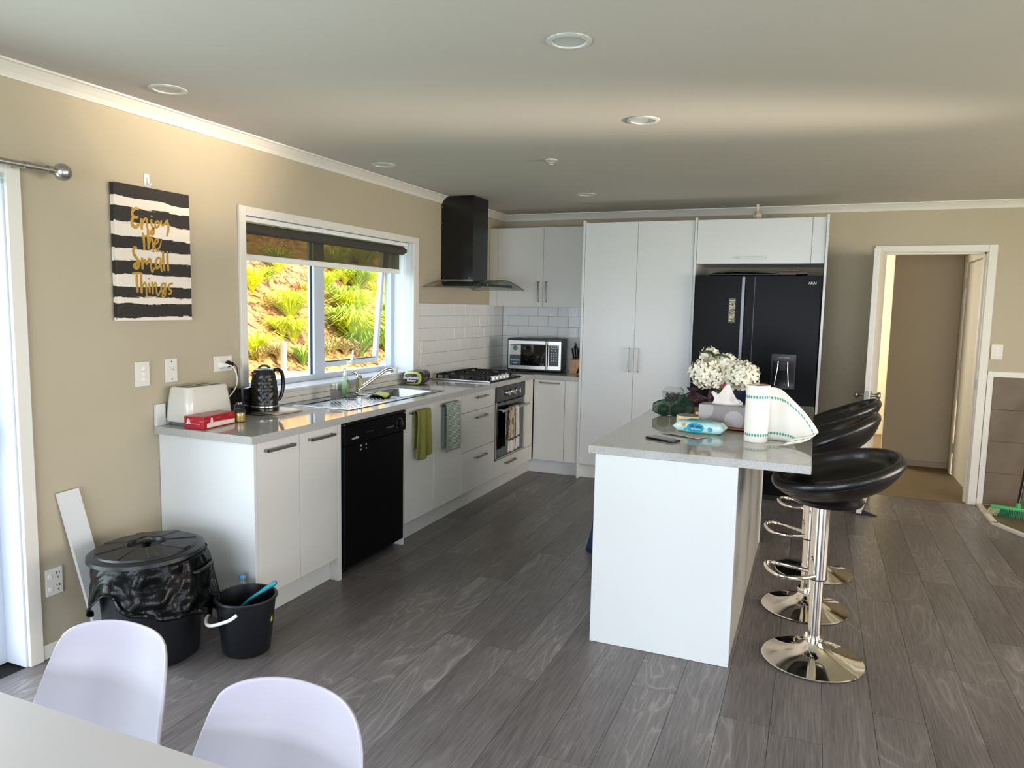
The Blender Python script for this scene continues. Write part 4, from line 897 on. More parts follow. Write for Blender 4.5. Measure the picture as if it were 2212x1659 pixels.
# ------------------------------------------------------------------ things round the sink
t = thing('keep_cup', 'clear glass cup with a grey sleeve standing on the drainer', 'cup', (.178, 3.600, BZ+.0042), 0)
obj('glass', lathe(B(), [(0, .001), (.026, .001), (.030, .01), (.040, .098), (.038, .098), (.028, .012), (0, .006)], (0, 0, 0), 28), CLEARG, t, .9)
obj('sleeve', lathe(B(), [(.0275, .010), (.0305, .010), (.0375, .066), (.0370, .068), (.0362, .066)], (0, 0, 0), 28), mat('grey_silicone', '#6d6560', .6), t, .9)
t = tag(obj('cup_lid', lathe(B(), [(.018, .001), (.030, .001), (.033, .004), (.033, .014), (.029, .020), (.025, .020), (.022, .012), (0, .011)], (0, 0, 0), 28), mat('grey_lid_silicone', '#5b5a54', .6), smooth=.9), 'grey silicone cup lid lying on the drainer', 'lid'); t.location = (.188, 3.745, BZ+.0042)
t = thing('hand_soap', 'pump bottle of green hand soap behind the drainer', 'bottle', (.060, 3.862, BZ+.0045), .3)
obj('bottle', rrloft([(.015, .031, .014, .001), (.018, .034, .017, .006), (.0185, .035, .018, .085), (.016, .032, .015, .108), (.010, .012, .009, .122), (.010, .011, .009, .128)]), glass('clear_soap_bottle', (.85, .95, .85, 1), .6, .35, '#cfe3c4'), t, .8)
obj('liquid', rrloft([(.0145, .030, .013, .0025), (.0172, .0332, .0165, .007), (.0176, .0340, .017, .048)]), mat('green_soap', '#2f9a3e', .2), t, .8)
obj('pump', lathe(B(), [(.011, .128), (.013, .128), (.013, .143), (.006, .146), (.005, .168), (.010, .170), (.010, .176), (0, .177)], (0, 0, 0), 18), WHITEP, t, .7)
obj('nozzle', tube(B(), [(0, 0, .173), (0, -.03, .172), (0, -.036, .168)], .005, 8), WHITEP, t, .8)
obj('label_badge', lathe(B(), [(0, .0), (.0115, 0), (.0115, .0006), (0, .0007)], (.0186, .002, .088), 20, 'x'), mat('badge_green', '#2b7d3c', .4), t)
obj('label_panel', bx((.0187, -.020, .020), (.0190, .018, .072), .0001), mat('leafy_label', '#a9c27a', .5, noise_amt=.3, nscale=60), t)
t = obj('dishcloth', grid(B(), lambda u, v: Vector((.02+.19*v*(1-.45*u)+.01*math.sin(3*u), -.02+.20*u, .022+.006*math.sin(u*8+v*3)-(.045*max(0, u-.55) if v > .3 else 0)+.012*math.sin(PI*v))), 18, 12), mat('lime_cloth', '#b3b25e', .85, bump=.3, bscale=300), smooth=3.14); solid(t, .003)
t.location = (.175, 3.865, BZ-.009); t.rotation_euler = (0, 0, -.1); tag(t, 'pale lime dishcloth draped over the edge of the sink', 'cloth')
# bread bag
br = thing('bread_bag', 'purple and lime bag of sliced bread on the worktop under the window', 'bread', (.14, 4.64, BZ), 0)
PL1 = mat('aubergine_plastic', '#3b2430', .25, coat=.3, bump=.3, bscale=30)
def loaf(u, v):
    a = 2*PI*u; s = v; y = -.13+.26*s
    w = .074*(1-.25*abs(2*s-1)**6); h = .052*(1-.3*abs(2*s-1)**6)
    k = 1+.05*ns((math.cos(a)*2, math.sin(a)*2, s*9), 1, 3)
    p = 3.2
    c, sn = math.cos(a), math.sin(a); rr_ = (abs(c)**p+abs(sn)**p)**(-1/p)
    return Vector((w*rr_*c*k, y, .055+h*rr_*sn*k))
bm = grid(B(), loaf, 36, 26, True)
lo = obj('wrapper', bm, PL1, br, 1.2)
bm = grid(B(), lambda u, v: loaf(u, .001+.0*v)*1.0+Vector((0, -.002*v, 0)) if False else Vector(((loaf(u, 0).x)*(1-v), -.13-.012*math.sin(v*PI/2), .055+(loaf(u, 0).z-.055)*(1-v))), 36, 4, True); obj('end_wrap', bm, PL1, br, 1.2)
bm = grid(B(), lambda u, v: (lambda q: Vector((q.x*1.012, q.y, .055+(q.z-.055)*1.014)))(loaf(u, .0+.09*v)), 36, 4, True); obj('lime_band', bm, LIMEP, br, 1.2)
bm = grid(B(), lambda u, v: (lambda q: Vector((q.x*(1-v)**.7+.0, .13+.075*v+.006*math.sin(u*30), .055+(q.z-.055)*(1-v)**.7-.02*v)))(loaf(u, .999)), 36, 8, True); obj('twisted_end', bm, CLEARP, br, 1.2)
# label writing on the near end/top corner
text('lettering', 'Ploughmans', .025, (.0, -.1455, .060), (1, 0, 0), (0, -.08, 1), WHITEP, br, shear=.2, bold=.0006)
text('lettering', 'Bakery', .025, (.004, -.1455, .040), (1, 0, 0), (0, -.08, 1), WHITEP, br, shear=.2, bold=.0006)
br.rotation_euler = (0, 0, .18); br.location = (.108, 4.720, BZ-.0005)

# ------------------------------------------------------------------ towels
def towel(name, label, m, x, yc, z, w, lf, lb, folds=3, seed=0, flare=0):
    t = thing(name, label, 'towel', (x, yc, z-lf), at_world=True)
    def f(u, v):
        s = v*(lf+lb+.03); wv = w*(1+flare*max(0, (s-lb-.03))/max(lf, .01))
        y = yc+(u-.5)*wv; amp = .006*min(1, abs(s-lb-.015)/.05)
        dx = amp*math.sin(u*PI*2*folds+seed)+.004*ns((u*3, v*4, seed))
        if s < lb: return Vector((x-.014+dx*.15, y, z-lb+s))
        if s < lb+.03: a = PI*(s-lb)/.03; return Vector((x-.014*math.cos(a), y, z+.012*math.sin(a)))
        d = s-lb-.03; return Vector((x+.014+max(-.008, dx), y+.012*math.sin(d*9+seed)*flare, z-d-(.05*flare*math.sin(u*4)*max(0, (v-.6)/.4))))
    o = obj('cloth', grid(B(), f, 34, 44), m, t, 3.14); solid(o, .004); return t
GREENT = mat('olive_towel', '#80803a', .95, noise_amt=.1, nscale=60, bump=.4, bscale=500)
towel('hand_towel', 'olive green towel hanging from the sink cabinet handle', GREENT, XF+.026, 3.925, .829, .165, .300, .24, 2, 1, .22)
CHECK = mat('checked_towel', '#c8cfc2', .9)
_t = N(CHECK, 'ShaderNodeTexCoord'); _mp = N(CHECK, 'ShaderNodeMapping'); _mp.inputs['Scale'].default_value = (20, 62, 1); L(CHECK, _t.outputs['UV'], _mp.inputs[0])
_fr = N(CHECK, 'ShaderNodeVectorMath', operation='FRACTION'); L(CHECK, _mp.outputs[0], _fr.inputs[0]); _s = N(CHECK, 'ShaderNodeSeparateXYZ'); L(CHECK, _fr.outputs[0], _s.inputs[0])
_g1 = N(CHECK, 'ShaderNodeMath', operation='LESS_THAN'); _g1.inputs[1].default_value = .32; L(CHECK, _s.outputs[0], _g1.inputs[0])
_g2 = N(CHECK, 'ShaderNodeMath', operation='LESS_THAN'); _g2.inputs[1].default_value = .32; L(CHECK, _s.outputs[1], _g2.inputs[0])
_mxx = N(CHECK, 'ShaderNodeMath', operation='MAXIMUM'); L(CHECK, _g1.outputs[0], _mxx.inputs[0]); L(CHECK, _g2.outputs[0], _mxx.inputs[1])
_mc = N(CHECK, 'ShaderNodeMix', data_type='RGBA'); _mc.inputs['A'].default_value = lin('#ccd1c6'); _mc.inputs['B'].default_value = lin('#55705c'); L(CHECK, _mxx.outputs[0], _mc.inputs['Factor']); L(CHECK, _mc.outputs['Result'], bsdf(CHECK).inputs['Base Color'])
towel('tea_towel', 'green and white checked tea towel on the second sink cabinet handle', CHECK, XF+.026, 4.330, .829, .205, .325, .30, 1, 2)
PRT = mat('printed_towel', '#d8d2c8', .9)
_t = N(PRT, 'ShaderNodeTexCoord'); _s = N(PRT, 'ShaderNodeSeparateXYZ'); L(PRT, _t.outputs['UV'], _s.inputs[0])
_vo = N(PRT, 'ShaderNodeTexNoise', i_Scale=9.0, i_Detail=4.0); L(PRT, _t.outputs['UV'], _vo.inputs['Vector'])
_cr = N(PRT, 'ShaderNodeValToRGB'); _cr.color_ramp.interpolation = 'CONSTANT'; e = _cr.color_ramp.elements; e[0].color = lin('#4a4644'); e[1].color = lin('#ddd6cb'); e[1].position = .60
for p_, c_ in ((.42, '#8c8f4a'), (.47, '#b59a3e'), (.50, '#cfc6b8'), (.56, '#a8787c')): q_ = e.new(p_); q_.color = lin(c_)
L(PRT, _vo.outputs['Fac'], _cr.inputs[0])
_gt = N(PRT, 'ShaderNodeMath', operation='GREATER_THAN'); _gt.inputs[1].default_value = .66; L(PRT, _s.outputs[0], _gt.inputs[0])
_gv = N(PRT, 'ShaderNodeMath', operation='GREATER_THAN'); _gv.inputs[1].default_value = .86; L(PRT, _s.outputs[1], _gv.inputs[0])
_mx1 = N(PRT, 'ShaderNodeMath', operation='MAXIMUM'); L(PRT, _gt.outputs[0], _mx1.inputs[0]); L(PRT, _gv.outputs[0], _mx1.inputs[1])
_mc = N(PRT, 'ShaderNodeMix', data_type='RGBA'); _mc.inputs['B'].default_value = lin('#e4ded6'); L(PRT, _cr.outputs[0], _mc.inputs['A']); L(PRT, _mx1.outputs[0], _mc.inputs['Factor'])
_c1 = N(PRT, 'ShaderNodeMath', operation='COMPARE'); _c1.inputs[1].default_value = .64; _c1.inputs[2].default_value = .018; L(PRT, _s.outputs[0], _c1.inputs[0])
_c2 = N(PRT, 'ShaderNodeMath', operation='COMPARE'); _c2.inputs[1].default_value = .84; _c2.inputs[2].default_value = .012; L(PRT, _s.outputs[1], _c2.inputs[0])
_cm = N(PRT, 'ShaderNodeMath', operation='MAXIMUM'); L(PRT, _c1.outputs[0], _cm.inputs[0]); L(PRT, _c2.outputs[0], _cm.inputs[1])
_md = N(PRT, 'ShaderNodeMix', data_type='RGBA'); _md.inputs['B'].default_value = lin('#4d504c'); L(PRT, _mc.outputs['Result'], _md.inputs['A']); L(PRT, _cm.outputs[0], _md.inputs['Factor']); L(PRT, _md.outputs['Result'], bsdf(PRT).inputs['Base Color'])
towel('tea_towel', 'white tea towel with fruit print hanging from the oven handle', PRT, OHX, 5.365, OHZ+.004, .215, .345, .25, 3, .5, .12)

# ------------------------------------------------------------------ island
isl = thing('island', 'white kitchen island with speckled grey worktop overhanging the stools', 'island', (2.32, 3.9, 0), at_world=True)
IX0, IX1, IY0, IY1 = 1.990, 2.905, 2.955, 4.917
QX0, QX1, QY0, QY1 = 2.021, 2.6245, 2.962, 4.80
bm = B(); ring = lambda z, r: rr_ring(bm, IX0+r, IX1-r, IY0+r, IY1-r, .004, z, 3)
rs = [ring(BZ-BT, .002), ring(BZ-BT+.002, 0), ring(BZ-.002, 0), ring(BZ, .002)]; bm.faces.new(rs[0]); loft(bm, rs)
obj('worktop', bm, QUARTZ, isl)
obj('end_panel', bx((QX0, QY0, .001), (QX1+.004, QY0+.018, BZ-BT-.0005), .001), GLOSSW, isl)
obj('end_panel', bx((QX0, QY1-.018, .001), (QX1+.004, QY1, BZ-BT-.0005), .001), GLOSSW, isl)
obj('carcass', bx((QX0+.035, QY0+.019, .10), (QX1-.020, QY1-.019, BZ-BT-.001)), SATINW, isl)
obj('kick_board', bx((QX0+.07, QY0+.019, .001), (QX0+.085, QY1-.019, .099)), KICK, isl)
GLB = mat('gloss_white_back', '#d8d3c9', .12)
n = 2
for k in range(n):
    a = QY0+.020+(QY1-QY0-.040)*k/n; b = QY0+.020+(QY1-QY0-.040)*(k+1)/n
    obj('back_panel', bx((QX1-.018, a+.001, .001), (QX1, b-.001, BZ-BT-.001), .001), GLB, isl)
for k in range(3):
    a = QY0+.020+(QY1-QY0-.040)*k/3; b = QY0+.020+(QY1-QY0-.040)*(k+1)/3
    d = obj('door', bx((QX0+.016, a+.0015, .102), (QX0+.034, b-.0015, BZ-BT-.004), .001), GLOSSW, isl); bar_handle(d, (QX0+.016, (a+b)/2-.1, .815), (QX0+.016, (a+b)/2+.1, .815), (-1, 0, 0))

# blue bag on the floor behind the island's left side
t = thing('shopping_bag', 'navy fabric bag standing on the floor on the sink side of the island', 'bag', (1.86, 4.22, 0), 0)
def bagf(u, v):
    a = 2*PI*u; p = 4; c, s = math.cos(a), math.sin(a); r = (abs(c)**p+abs(s)**p)**(-1/p)
    return Vector((.155*r*c*(1.18-.42*v)+.006*ns((c*3, s*3, v*5)), .13*r*s*(1.1-.3*v), .002+.35*v+.01*math.sin(3*a)*v))
o = obj('body', grid(B(), bagf, 36, 12, True), BLUEBAG, t, 1.2); solid(o, .004)
obj('base', bx((-.16, -.12, .001), (.16, .12, .008)), BLUEBAG, t)
obj('strap', tube(B(), spline([(-.06, -.1, .33), (-.05, -.11, .37), (0, -.10, .38), (.05, -.11, .37), (.06, -.1, .33)], 4), .008, 8), BLUEBAG, t, .9)
t.location = (1.823, 4.24, 0)

# ------------------------------------------------------------------ things on the island
IZ = BZ
t = thing('smartphone', 'black smartphone lying at the near edge of the island', 'phone', (2.25, 3.25, IZ), 0)
p0, p1 = pix(1384, 950, z=IZ), pix(1458, 962, z=IZ)
dirp = (p1-p0); t.location = (2.262, 3.245, IZ); t.rotation_euler = (0, 0, math.atan2(-.095, .185))
obj('body', rrloft([(.077, .036, .009, .001), (.0775, .0365, .010, .003), (.0775, .0365, .010, .007), (.0765, .0355, .009, .009)], 4), mat('phone_edge', '#15181f', .15, metal=.6), t, .6)
obj('screen', rrloft([(.0745, .0335, .008, .0091), (.0742, .0332, .008, .0095)], 4), mat('phone_glass', '#0b0c0d', .08), t)
t = tag(obj('paper_sheet', grid(B(), lambda u, v: Vector((-.105+.21*u, -.05+.10*v, .002+.003*math.sin(PI*u)*(1-v)+.001)), 8, 4), mat('grey_paper', '#b9b6b4', .6), smooth=3.14), 'folded pale paper sheet behind the black phone', 'paper')
solid(t, .0006); t.location = (2.333, 3.420, IZ); t.rotation_euler = (0, 0, -.42)
# wipes pack
wp = thing('wet_wipes', 'teal and white pack of baby wipes beside the tissue box', 'wipes', (2.388, 3.545, IZ), -.10)
WIP = mat('mint_wrap', '#bfe3de', .25, coat=.2, noise_amt=.12, nscale=18)
wl, wh, ww = .105, .029, .052
def pack(u, v):
    a = 2*PI*u; p = 3.4; c, s = math.cos(a), math.sin(a); r = (abs(c)**p+abs(s)**p)**(-1/p); e = abs(2*v-1)
    k = 1-.10*e**5
    return Vector((-wl+2*wl*v, ww*r*c*k, wh+wh*r*s*k))
obj('wrapper', grid(B(), pack, 40, 20, True), WIP, wp, 1)
for s_ in (-1, 1):
    bm = grid(B(), lambda u, v: (lambda q: Vector((s_*(wl+.022*v), q.y*(1+.05*v), wh+(q.z-wh)*(1-v)+.0008*math.sin(u*40)*v)))(pack(u, 0)), 40, 5, True); obj('sealed_end', bm, WIP, wp, 1)
obj('flap', rrloft([(.060, .034, .012, 2*wh-.001), (.060, .034, .012, 2*wh+.004)], 4), mat('teal_flap', '#1c8f96', .3), wp, .8)
bm = B(); vs = [bm.verts.new((-.012+.040*math.cos(a)*(1 if abs(math.cos(a)) < .7 else 1.05), -ww-.0012, wh+.024*math.sin(a))) for a in [2*PI*i/24 for i in range(24)]]; bm.faces.new(vs)
obj('blue_panel', bm, mat('sky_blue_print', '#1d9fc0', .3), wp)
bm = B()
for cx_, cz_, r_ in ((-.070, .040, .009),): bm.faces.new([bm.verts.new((cx_+r_*math.cos(2*PI*i/20), -ww-.0010, cz_+r_*math.sin(2*PI*i/20))) for i in range(20)])
obj('orange_badge', bm, mat('orange_badge', '#e0a03a', .4), wp)
bm = B()
for cx_, cz_, r_ in ((.060, .026, .012), (-.060, .020, .008)): bm.faces.new([bm.verts.new((cx_+r_*math.cos(2*PI*i/20), -ww-.0009, cz_+r_*math.sin(2*PI*i/20))) for i in range(20)])
obj('blue_badge', bm, mat('blue_badge', '#3ba6bb', .4), wp)
bm = B(); box(bm, (-wl+.01, -ww+.006, .0008), (wl-.01, ww-.006, .0035)); obj('green_underside', bm, mat('green_print', '#2f8f6a', .4), wp)
text('lettering', 'Silk baby', .017, (-.010, -ww-.0018, wh+.008), (1, 0, 0), (0, 0, 1), INKD, wp, bold=.0005)
text('lettering', 'ultra soft wipes', .0075, (-.008, -ww-.0018, wh-.006), (1, 0, 0), (0, 0, 1), WHITEP, wp, bold=.0002)
# bamboo tray and round tub
t = thing('bamboo_tray', 'dark bamboo serving tray under the tissue box', 'tray', (2.47, 3.82, IZ), -.12)
BAM = mat('bamboo', '#8a5a34', .4, noise_amt=.2, nscale=40)
for k in range(10): obj('slat', bx((-.20, -.19+.038*k+.0008, .008), (.20, -.19+.038*(k+1)-.0008, .015), .001), BAM, t)
obj('tray_foot', bx((-.18, -.18, .001), (-.15, .18, .0078)), BAM, t); obj('tray_foot', bx((.15, -.18, .001), (.18, .18, .0078)), BAM, t)
t.location = (2.46, 3.86, IZ)
t = thing('adhesive_tape', 'round cream tub with a clear lid behind the wipes', 'tub', (2.300, 3.725, IZ+.016), 0)
obj('wall', lathe(B(), [(0, 0), (.058, 0), (.060, .003), (.060, .040), (.058, .040), (.056, .03), (.056, .003)], (0, 0, 0), 36), mat('cream_card', '#e8dcb4', .6), t, .9)
obj('lid_print', lathe(B(), [(0, .0385), (.0575, .0385), (.0575, .0400), (0, .0402)], (0, 0, 0), 36), mat('lid_print', '#8f7a72', .3, noise_amt=.5, nscale=28), t, .9)
t = tag(obj('marker_pen', lathe(B(), [(0, 0), (.009, 0), (.009, .12), (0, .12)], (0, 0, 0), 16, 'y'), WHITEP, smooth=.8), 'white marker pen lying beside the tissue box', 'pen'); t.location = (2.290, 4.035, IZ+.0255); t.rotation_euler = (0, 0, -1.35)
# tissue box
tb = thing('tissue_box', 'grey tissue box with pale circles and a tissue pulled up', 'tissue box', (2.484, 3.752, IZ+.016), -.12)
TG = mat('grey_carton', '#8f8a89', .5)
obj('carton', box(B(), (-.125, -.055, .0005), (.125, .055, .105), .0015), TG, tb)
bm = B()
def disc(cx_, cz_, r_, clip):
    pts = []
    for i in range(40):
        a = 2*PI*i/40; x, z = cx_+r_*math.cos(a), cz_+r_*math.sin(a); pts.append((min(max(x, -.1248), .1248), -.0556, min(max(z, .001), .1045)))
    out = [p for i, p in enumerate(pts) if (Vector(p)-Vector(pts[i-1])).length > 1e-5]; bm.faces.new([bm.verts.new(p) for p in out])
disc(-.105, .085, .055, 0); obj('circle_print', bm, mat('pale_grey_print', '#aeabac', .5), tb)
bm = B(); disc(.055, .035, .048, 0); obj('circle_print', bm, bpy.data.materials['pale_grey_print'], tb)
bm = B()
for i in range(14):
    for j in range(11):
        x, z = -.03+i*.0058, .035+j*.0058
        if .032 < math.hypot(x+.0, z-.075) < .045 and z < .10: cyl(bm, (x, -.0560, z), .0013, .0004, 5, 'y')
obj('dot_print', bm, bpy.data.materials['pale_grey_print'], tb)
obj('opening', rrloft([(.062, .022, .02, .1051), (.062, .022, .02, .1055)], 5), mat('tissue_slot_film', '#bdbab5', .3), tb)  # pale film across the tissue opening
ti = obj('tissue', grid(B(), lambda u, v: Vector((-.075+.15*u+.01*math.sin(v*4), .012*math.sin(u*9+v*2)+(v-.3)*.02*math.sin(u*5), .1055+v*(.085-.05*abs(2*u-1)**2+.022*math.cos(u*11)))), 30, 12), TISSUE, tb, 3.14); solid(ti, .001)
# paper towel
def towelmat():
    m = mat('embossed_paper', '#f0ebe0', .85, bump=.25, bscale=140); t = N(m, 'ShaderNodeTexCoord'); s = N(m, 'ShaderNodeSeparateXYZ'); L(m, t.outputs['UV'], s.inputs[0])
    fac = None
    mu = N(m, 'ShaderNodeMath', operation='MULTIPLY'); mu.inputs[1].default_value = 26; L(m, s.outputs[0], mu.inputs[0])
    fr = N(m, 'ShaderNodeMath', operation='FRACT'); L(m, mu.outputs[0], fr.inputs[0])
    a = N(m, 'ShaderNodeMath', operation='SUBTRACT'); a.inputs[1].default_value = .5; L(m, fr.outputs[0], a.inputs[0])
    a2 = N(m, 'ShaderNodeMath', operation='POWER'); a2.inputs[1].default_value = 2; aa = N(m, 'ShaderNodeMath', operation='ABSOLUTE'); L(m, a.outputs[0], aa.inputs[0]); L(m, aa.outputs[0], a2.inputs[0])
    for v0 in (.13, .80):
        b = N(m, 'ShaderNodeMath', operation='SUBTRACT'); b.inputs[1].default_value = v0; L(m, s.outputs[1], b.inputs[0])
        c = N(m, 'ShaderNodeMath', operation='MULTIPLY'); c.inputs[1].default_value = 14; L(m, b.outputs[0], c.inputs[0]); ca = N(m, 'ShaderNodeMath', operation='ABSOLUTE'); L(m, c.outputs[0], ca.inputs[0])
        d = N(m, 'ShaderNodeMath', operation='POWER'); d.inputs[1].default_value = 2; L(m, ca.outputs[0], d.inputs[0])
        e = N(m, 'ShaderNodeMath', operation='ADD'); L(m, a2.outputs[0], e.inputs[0]); L(m, d.outputs[0], e.inputs[1])
        g = N(m, 'ShaderNodeMath', operation='LESS_THAN'); g.inputs[1].default_value = .15; L(m, e.outputs[0], g.inputs[0])
        if fac is None: fac = g
        else: q = N(m, 'ShaderNodeMath', operation='MAXIMUM'); L(m, fac.outputs[0], q.inputs[0]); L(m, g.outputs[0], q.inputs[1]); fac = q
    mx = N(m, 'ShaderNodeMix', data_type='RGBA'); mx.inputs['A'].default_value = lin('#efebe2'); mx.inputs['B'].default_value = lin('#4fa58e'); L(m, fac.outputs[0], mx.inputs['Factor']); L(m, mx.outputs['Result'], bsdf(m).inputs['Base Color'])
    bsdf(m).inputs['Subsurface Weight'].default_value = 0; return m
PT = towelmat()
pr = thing('paper_towel', 'paper towel roll with green leaf border and a loose curling sheet', 'paper towel', (2.658, 3.430, IZ), 0)
RR, RH = .0535, .262
obj('roll', grid(B(), lambda u, v: Vector((RR*math.cos(2*PI*u), RR*math.sin(2*PI*u), .001+RH*v)), 48, 2, True), PT, pr, .6)
obj('roll_end', lathe(B(), [(.020, .001+RH-.001), (RR-.0005, .001+RH)], (0, 0, 0), 48), PAPER, pr)
obj('core', lathe(B(), [(.019, .001), (.0215, .001), (.0215, RH-.002), (.019, RH-.002), (.019, .001)], (0, 0, 0), 24), mat('brown_core', '#6b5340', .7), pr, .6)
T_ = spline([(.030, .045, .252), (.070, .062, .250), (.105, .058, .238), (.150, .045, .200), (.205, .020, .150), (.262, -.010, .078), (.255, -.028, .060), (.150, -.055, .030)], 8)
B_ = spline([(.030, .045, .002), (.080, .062, .002), (.125, .050, .002), (.160, .020, .002), (.165, -.020, .002), (.135, -.055, .002), (.085, -.072, .002), (.040, -.072, .002)], 8)
def sheet(u, v):
    i = u*(len(T_)-1); k = min(int(i), len(T_)-2); f = i-k; a = T_[k].lerp(T_[k+1], f); b = B_[k].lerp(B_[k+1], f)
    p = b.lerp(a, v); bul = math.sin(PI*v)*min(1, u*2)
    return Vector((p.x+.028*bul*(1-.4*u), p.y-.020*bul*u, max(.0015, p.z-.012*bul*u)))
sh = obj('loose_sheet', grid(B(), sheet, 50, 16), PT, pr, 3.14); solid(sh, .0012)
# avocados in green net
AVO = mat('avocado_skin', '#1f3524', .5, bump=.4, bscale=120)
def ovoid(r, n=16, m_=20):
    return grid(B(), lambda u, v: Vector((r[0]*math.sin(PI*v)*math.cos(2*PI*u)*(1-.18*math.cos(PI*v)), r[1]*math.sin(PI*v)*math.sin(2*PI*u)*(1-.18*math.cos(PI*v)), r[2]*math.cos(PI*v))), m_, n, True)
av = [(2.112, 4.030, .036), (2.192, 4.060, .035)]
t = tag(obj('avocado', ovoid((.034, .034, .048)), AVO, smooth=3), 'dark avocado in green netting, nearer the island edge', 'avocado', 'avocados in the net bag'); t.location = (av[0][0], av[0][1], IZ+.0365); t.rotation_euler = (1.3, .2, .3)
t = tag(obj('avocado', ovoid((.034, .034, .046)), AVO, smooth=3), 'dark avocado in green netting, nearer the paper roll', 'avocado', 'avocados in the net bag'); t.location = (av[1][0], av[1][1], IZ+.0365); t.rotation_euler = (1.4, .1, 1.6)
nb = thing('net_bag', 'green mesh net bag holding avocados on the island', 'net bag', (2.155, 4.045, IZ), .25)
def netf(u, v):
    a = 2*PI*u; x = -.105+.23*v; r = .052*math.sin(PI*min(.999, max(.02, v*.93+.05)))**.5*(1+.10*ns((math.cos(a)*2, math.sin(a)*2, v*5)))*(1-.22*math.exp(-((v-.42)/.08)**2))
    return Vector((x, r*math.cos(a)*1.02, max(.0015, .047+r*math.sin(a)*(1.0+.25*(v > .5)))))
o = obj('netting', grid(B(), netf, 36, 40, True), mat('green_net', '#1d4a35', .5), nb, 1); w_ = o.modifiers.new('w', 'WIREFRAME'); w_.thickness = .0022; w_.use_even_offset = False
o = obj('gathered_end', grid(B(), lambda u, v: (lambda a, r: Vector((.035+.050*v+.01*math.sin(a*2), r*math.cos(a), .075+.035*math.sin(PI*v)+r*.5*math.sin(a))))(2*PI*u, .040*(1-.55*v)*(1+.25*math.sin(6*PI*u))), 40, 12, True), mat('bunched_green_net', '#1f4433', .6, bump=.8, bscale=160), nb, 1)
# grape punnet
gp = thing('grape_punnet', 'clear plastic punnet of dark grapes at the far end of the island', 'punnet', (2.060, 4.61, IZ), .1)
obj('tub', rrloft([(.058, .045, .012, .001), (.066, .052, .014, .065), (.070, .056, .014, .070)], 4), CLEARP, gp, .7)
obj('lid', rrloft([(.070, .056, .014, .0705), (.066, .052, .014, .085), (.048, .036, .012, .104), (.046, .034, .012, .106)], 4), CLEARP, gp, .7)
bm = B(); rg = random.Random(8)
for i in range(70):
    r = .0095; c = Vector((rg.uniform(-.045, .045), rg.uniform(-.034, .034), .012+rg.uniform(0, .052)))
    bmesh.ops.create_icosphere(bm, subdivisions=1, radius=r, matrix=Matrix.Translation(c))
obj('grapes', bm, mat('grape_red', '#4a2226', .3), gp, 3, kind='stuff')
# plum plastic bag
pb = thing('produce_bag', 'knotted plum-coloured plastic bag next to the grape punnet', 'bag', (2.190, 4.58, IZ), 0)
def pbag(u, v):
    a = 2*PI*u; r = .085*(math.sin(PI*(v*.78+.1))**.75)*(1-.85*max(0, (v-.62)/.38)**.8)+.010
    r *= 1+.16*math.sin(7*a+3*v)*v+.1*ns((math.cos(a)*2, math.sin(a)*2, v*3), 1, 4)
    return Vector((r*math.cos(a)*1.1, r*math.sin(a), .001+.085*v))
obj('bag_body', grid(B(), pbag, 60, 22, True), PURPLE, pb, .6)
obj('knot', grid(B(), lambda u, v: (lambda a: Vector((.012*math.cos(a)*(1+2.2*v*abs(math.cos(a))), .012*math.sin(a)*(1+1.0*v), .080+.032*v+.006*math.sin(5*a)*v)))(2*PI*u), 24, 6, True), PURPLE, pb, .6)
# yellow mango / cheese wedge
t = tag(obj('padded_envelope', grid(B(), lambda u, v: Vector((-.075+.15*u, -.05+.1*v, .002+.022*math.sin(PI*u)**.6*math.sin(PI*v)**.6)), 14, 10), mat('mustard_envelope', '#b98a2e', .6), smooth=3.14), 'mustard yellow padded envelope behind the tissue box', 'envelope'); solid(t, .002); t.location = (2.320, 4.150, IZ+.0165); t.rotation_euler = (0, 0, -.3)
# navy cooler bag behind vase
cb = thing('cooler_bag', 'navy cooler bag with a red lid band and white ring behind the flowers', 'bag', (2.475, 4.62, IZ), .05)
obj('body', rrloft([(.165, .085, .03, .001), (.17, .09, .035, .02), (.165, .085, .035, .125)], 5), mat('navy_nylon', '#1a2644', .45, bump=.3, bscale=14), cb, .8)
obj('lid_band', rrloft([(.167, .087, .035, .126), (.165, .085, .035, .150), (.14, .06, .03, .158)], 5), RED, cb, .8)
obj('ring', tube(B(), [(-.105+.030*math.cos(2*PI*i/24), -.098, .095+.018*math.sin(2*PI*i/24)) for i in range(24)], .004, 8, closed=True), WHITEP, cb, .9)
obj('strap', tube(B(), spline([(-.172, -.055, .05), (-.176, -.05, .15), (-.165, -.02, .20), (-.16, .03, .16)], 4), .008, 8), RED, cb, .9)
t = tag(obj('banana_bag', grid(B(), lambda u, v: (lambda a: Vector((-.08+.16*v, .028*math.sin(PI*(v*.9+.05))**.5*math.cos(a), .030+.03*math.sin(PI*v)+.026*math.sin(PI*(v*.9+.05))**.5*math.sin(a))))(2*PI*u), 20, 16, True), YELLOW, smooth=1), 'yellow banana lying behind the flower vase', 'banana'); t.location = (2.665, 4.42, IZ+.035)
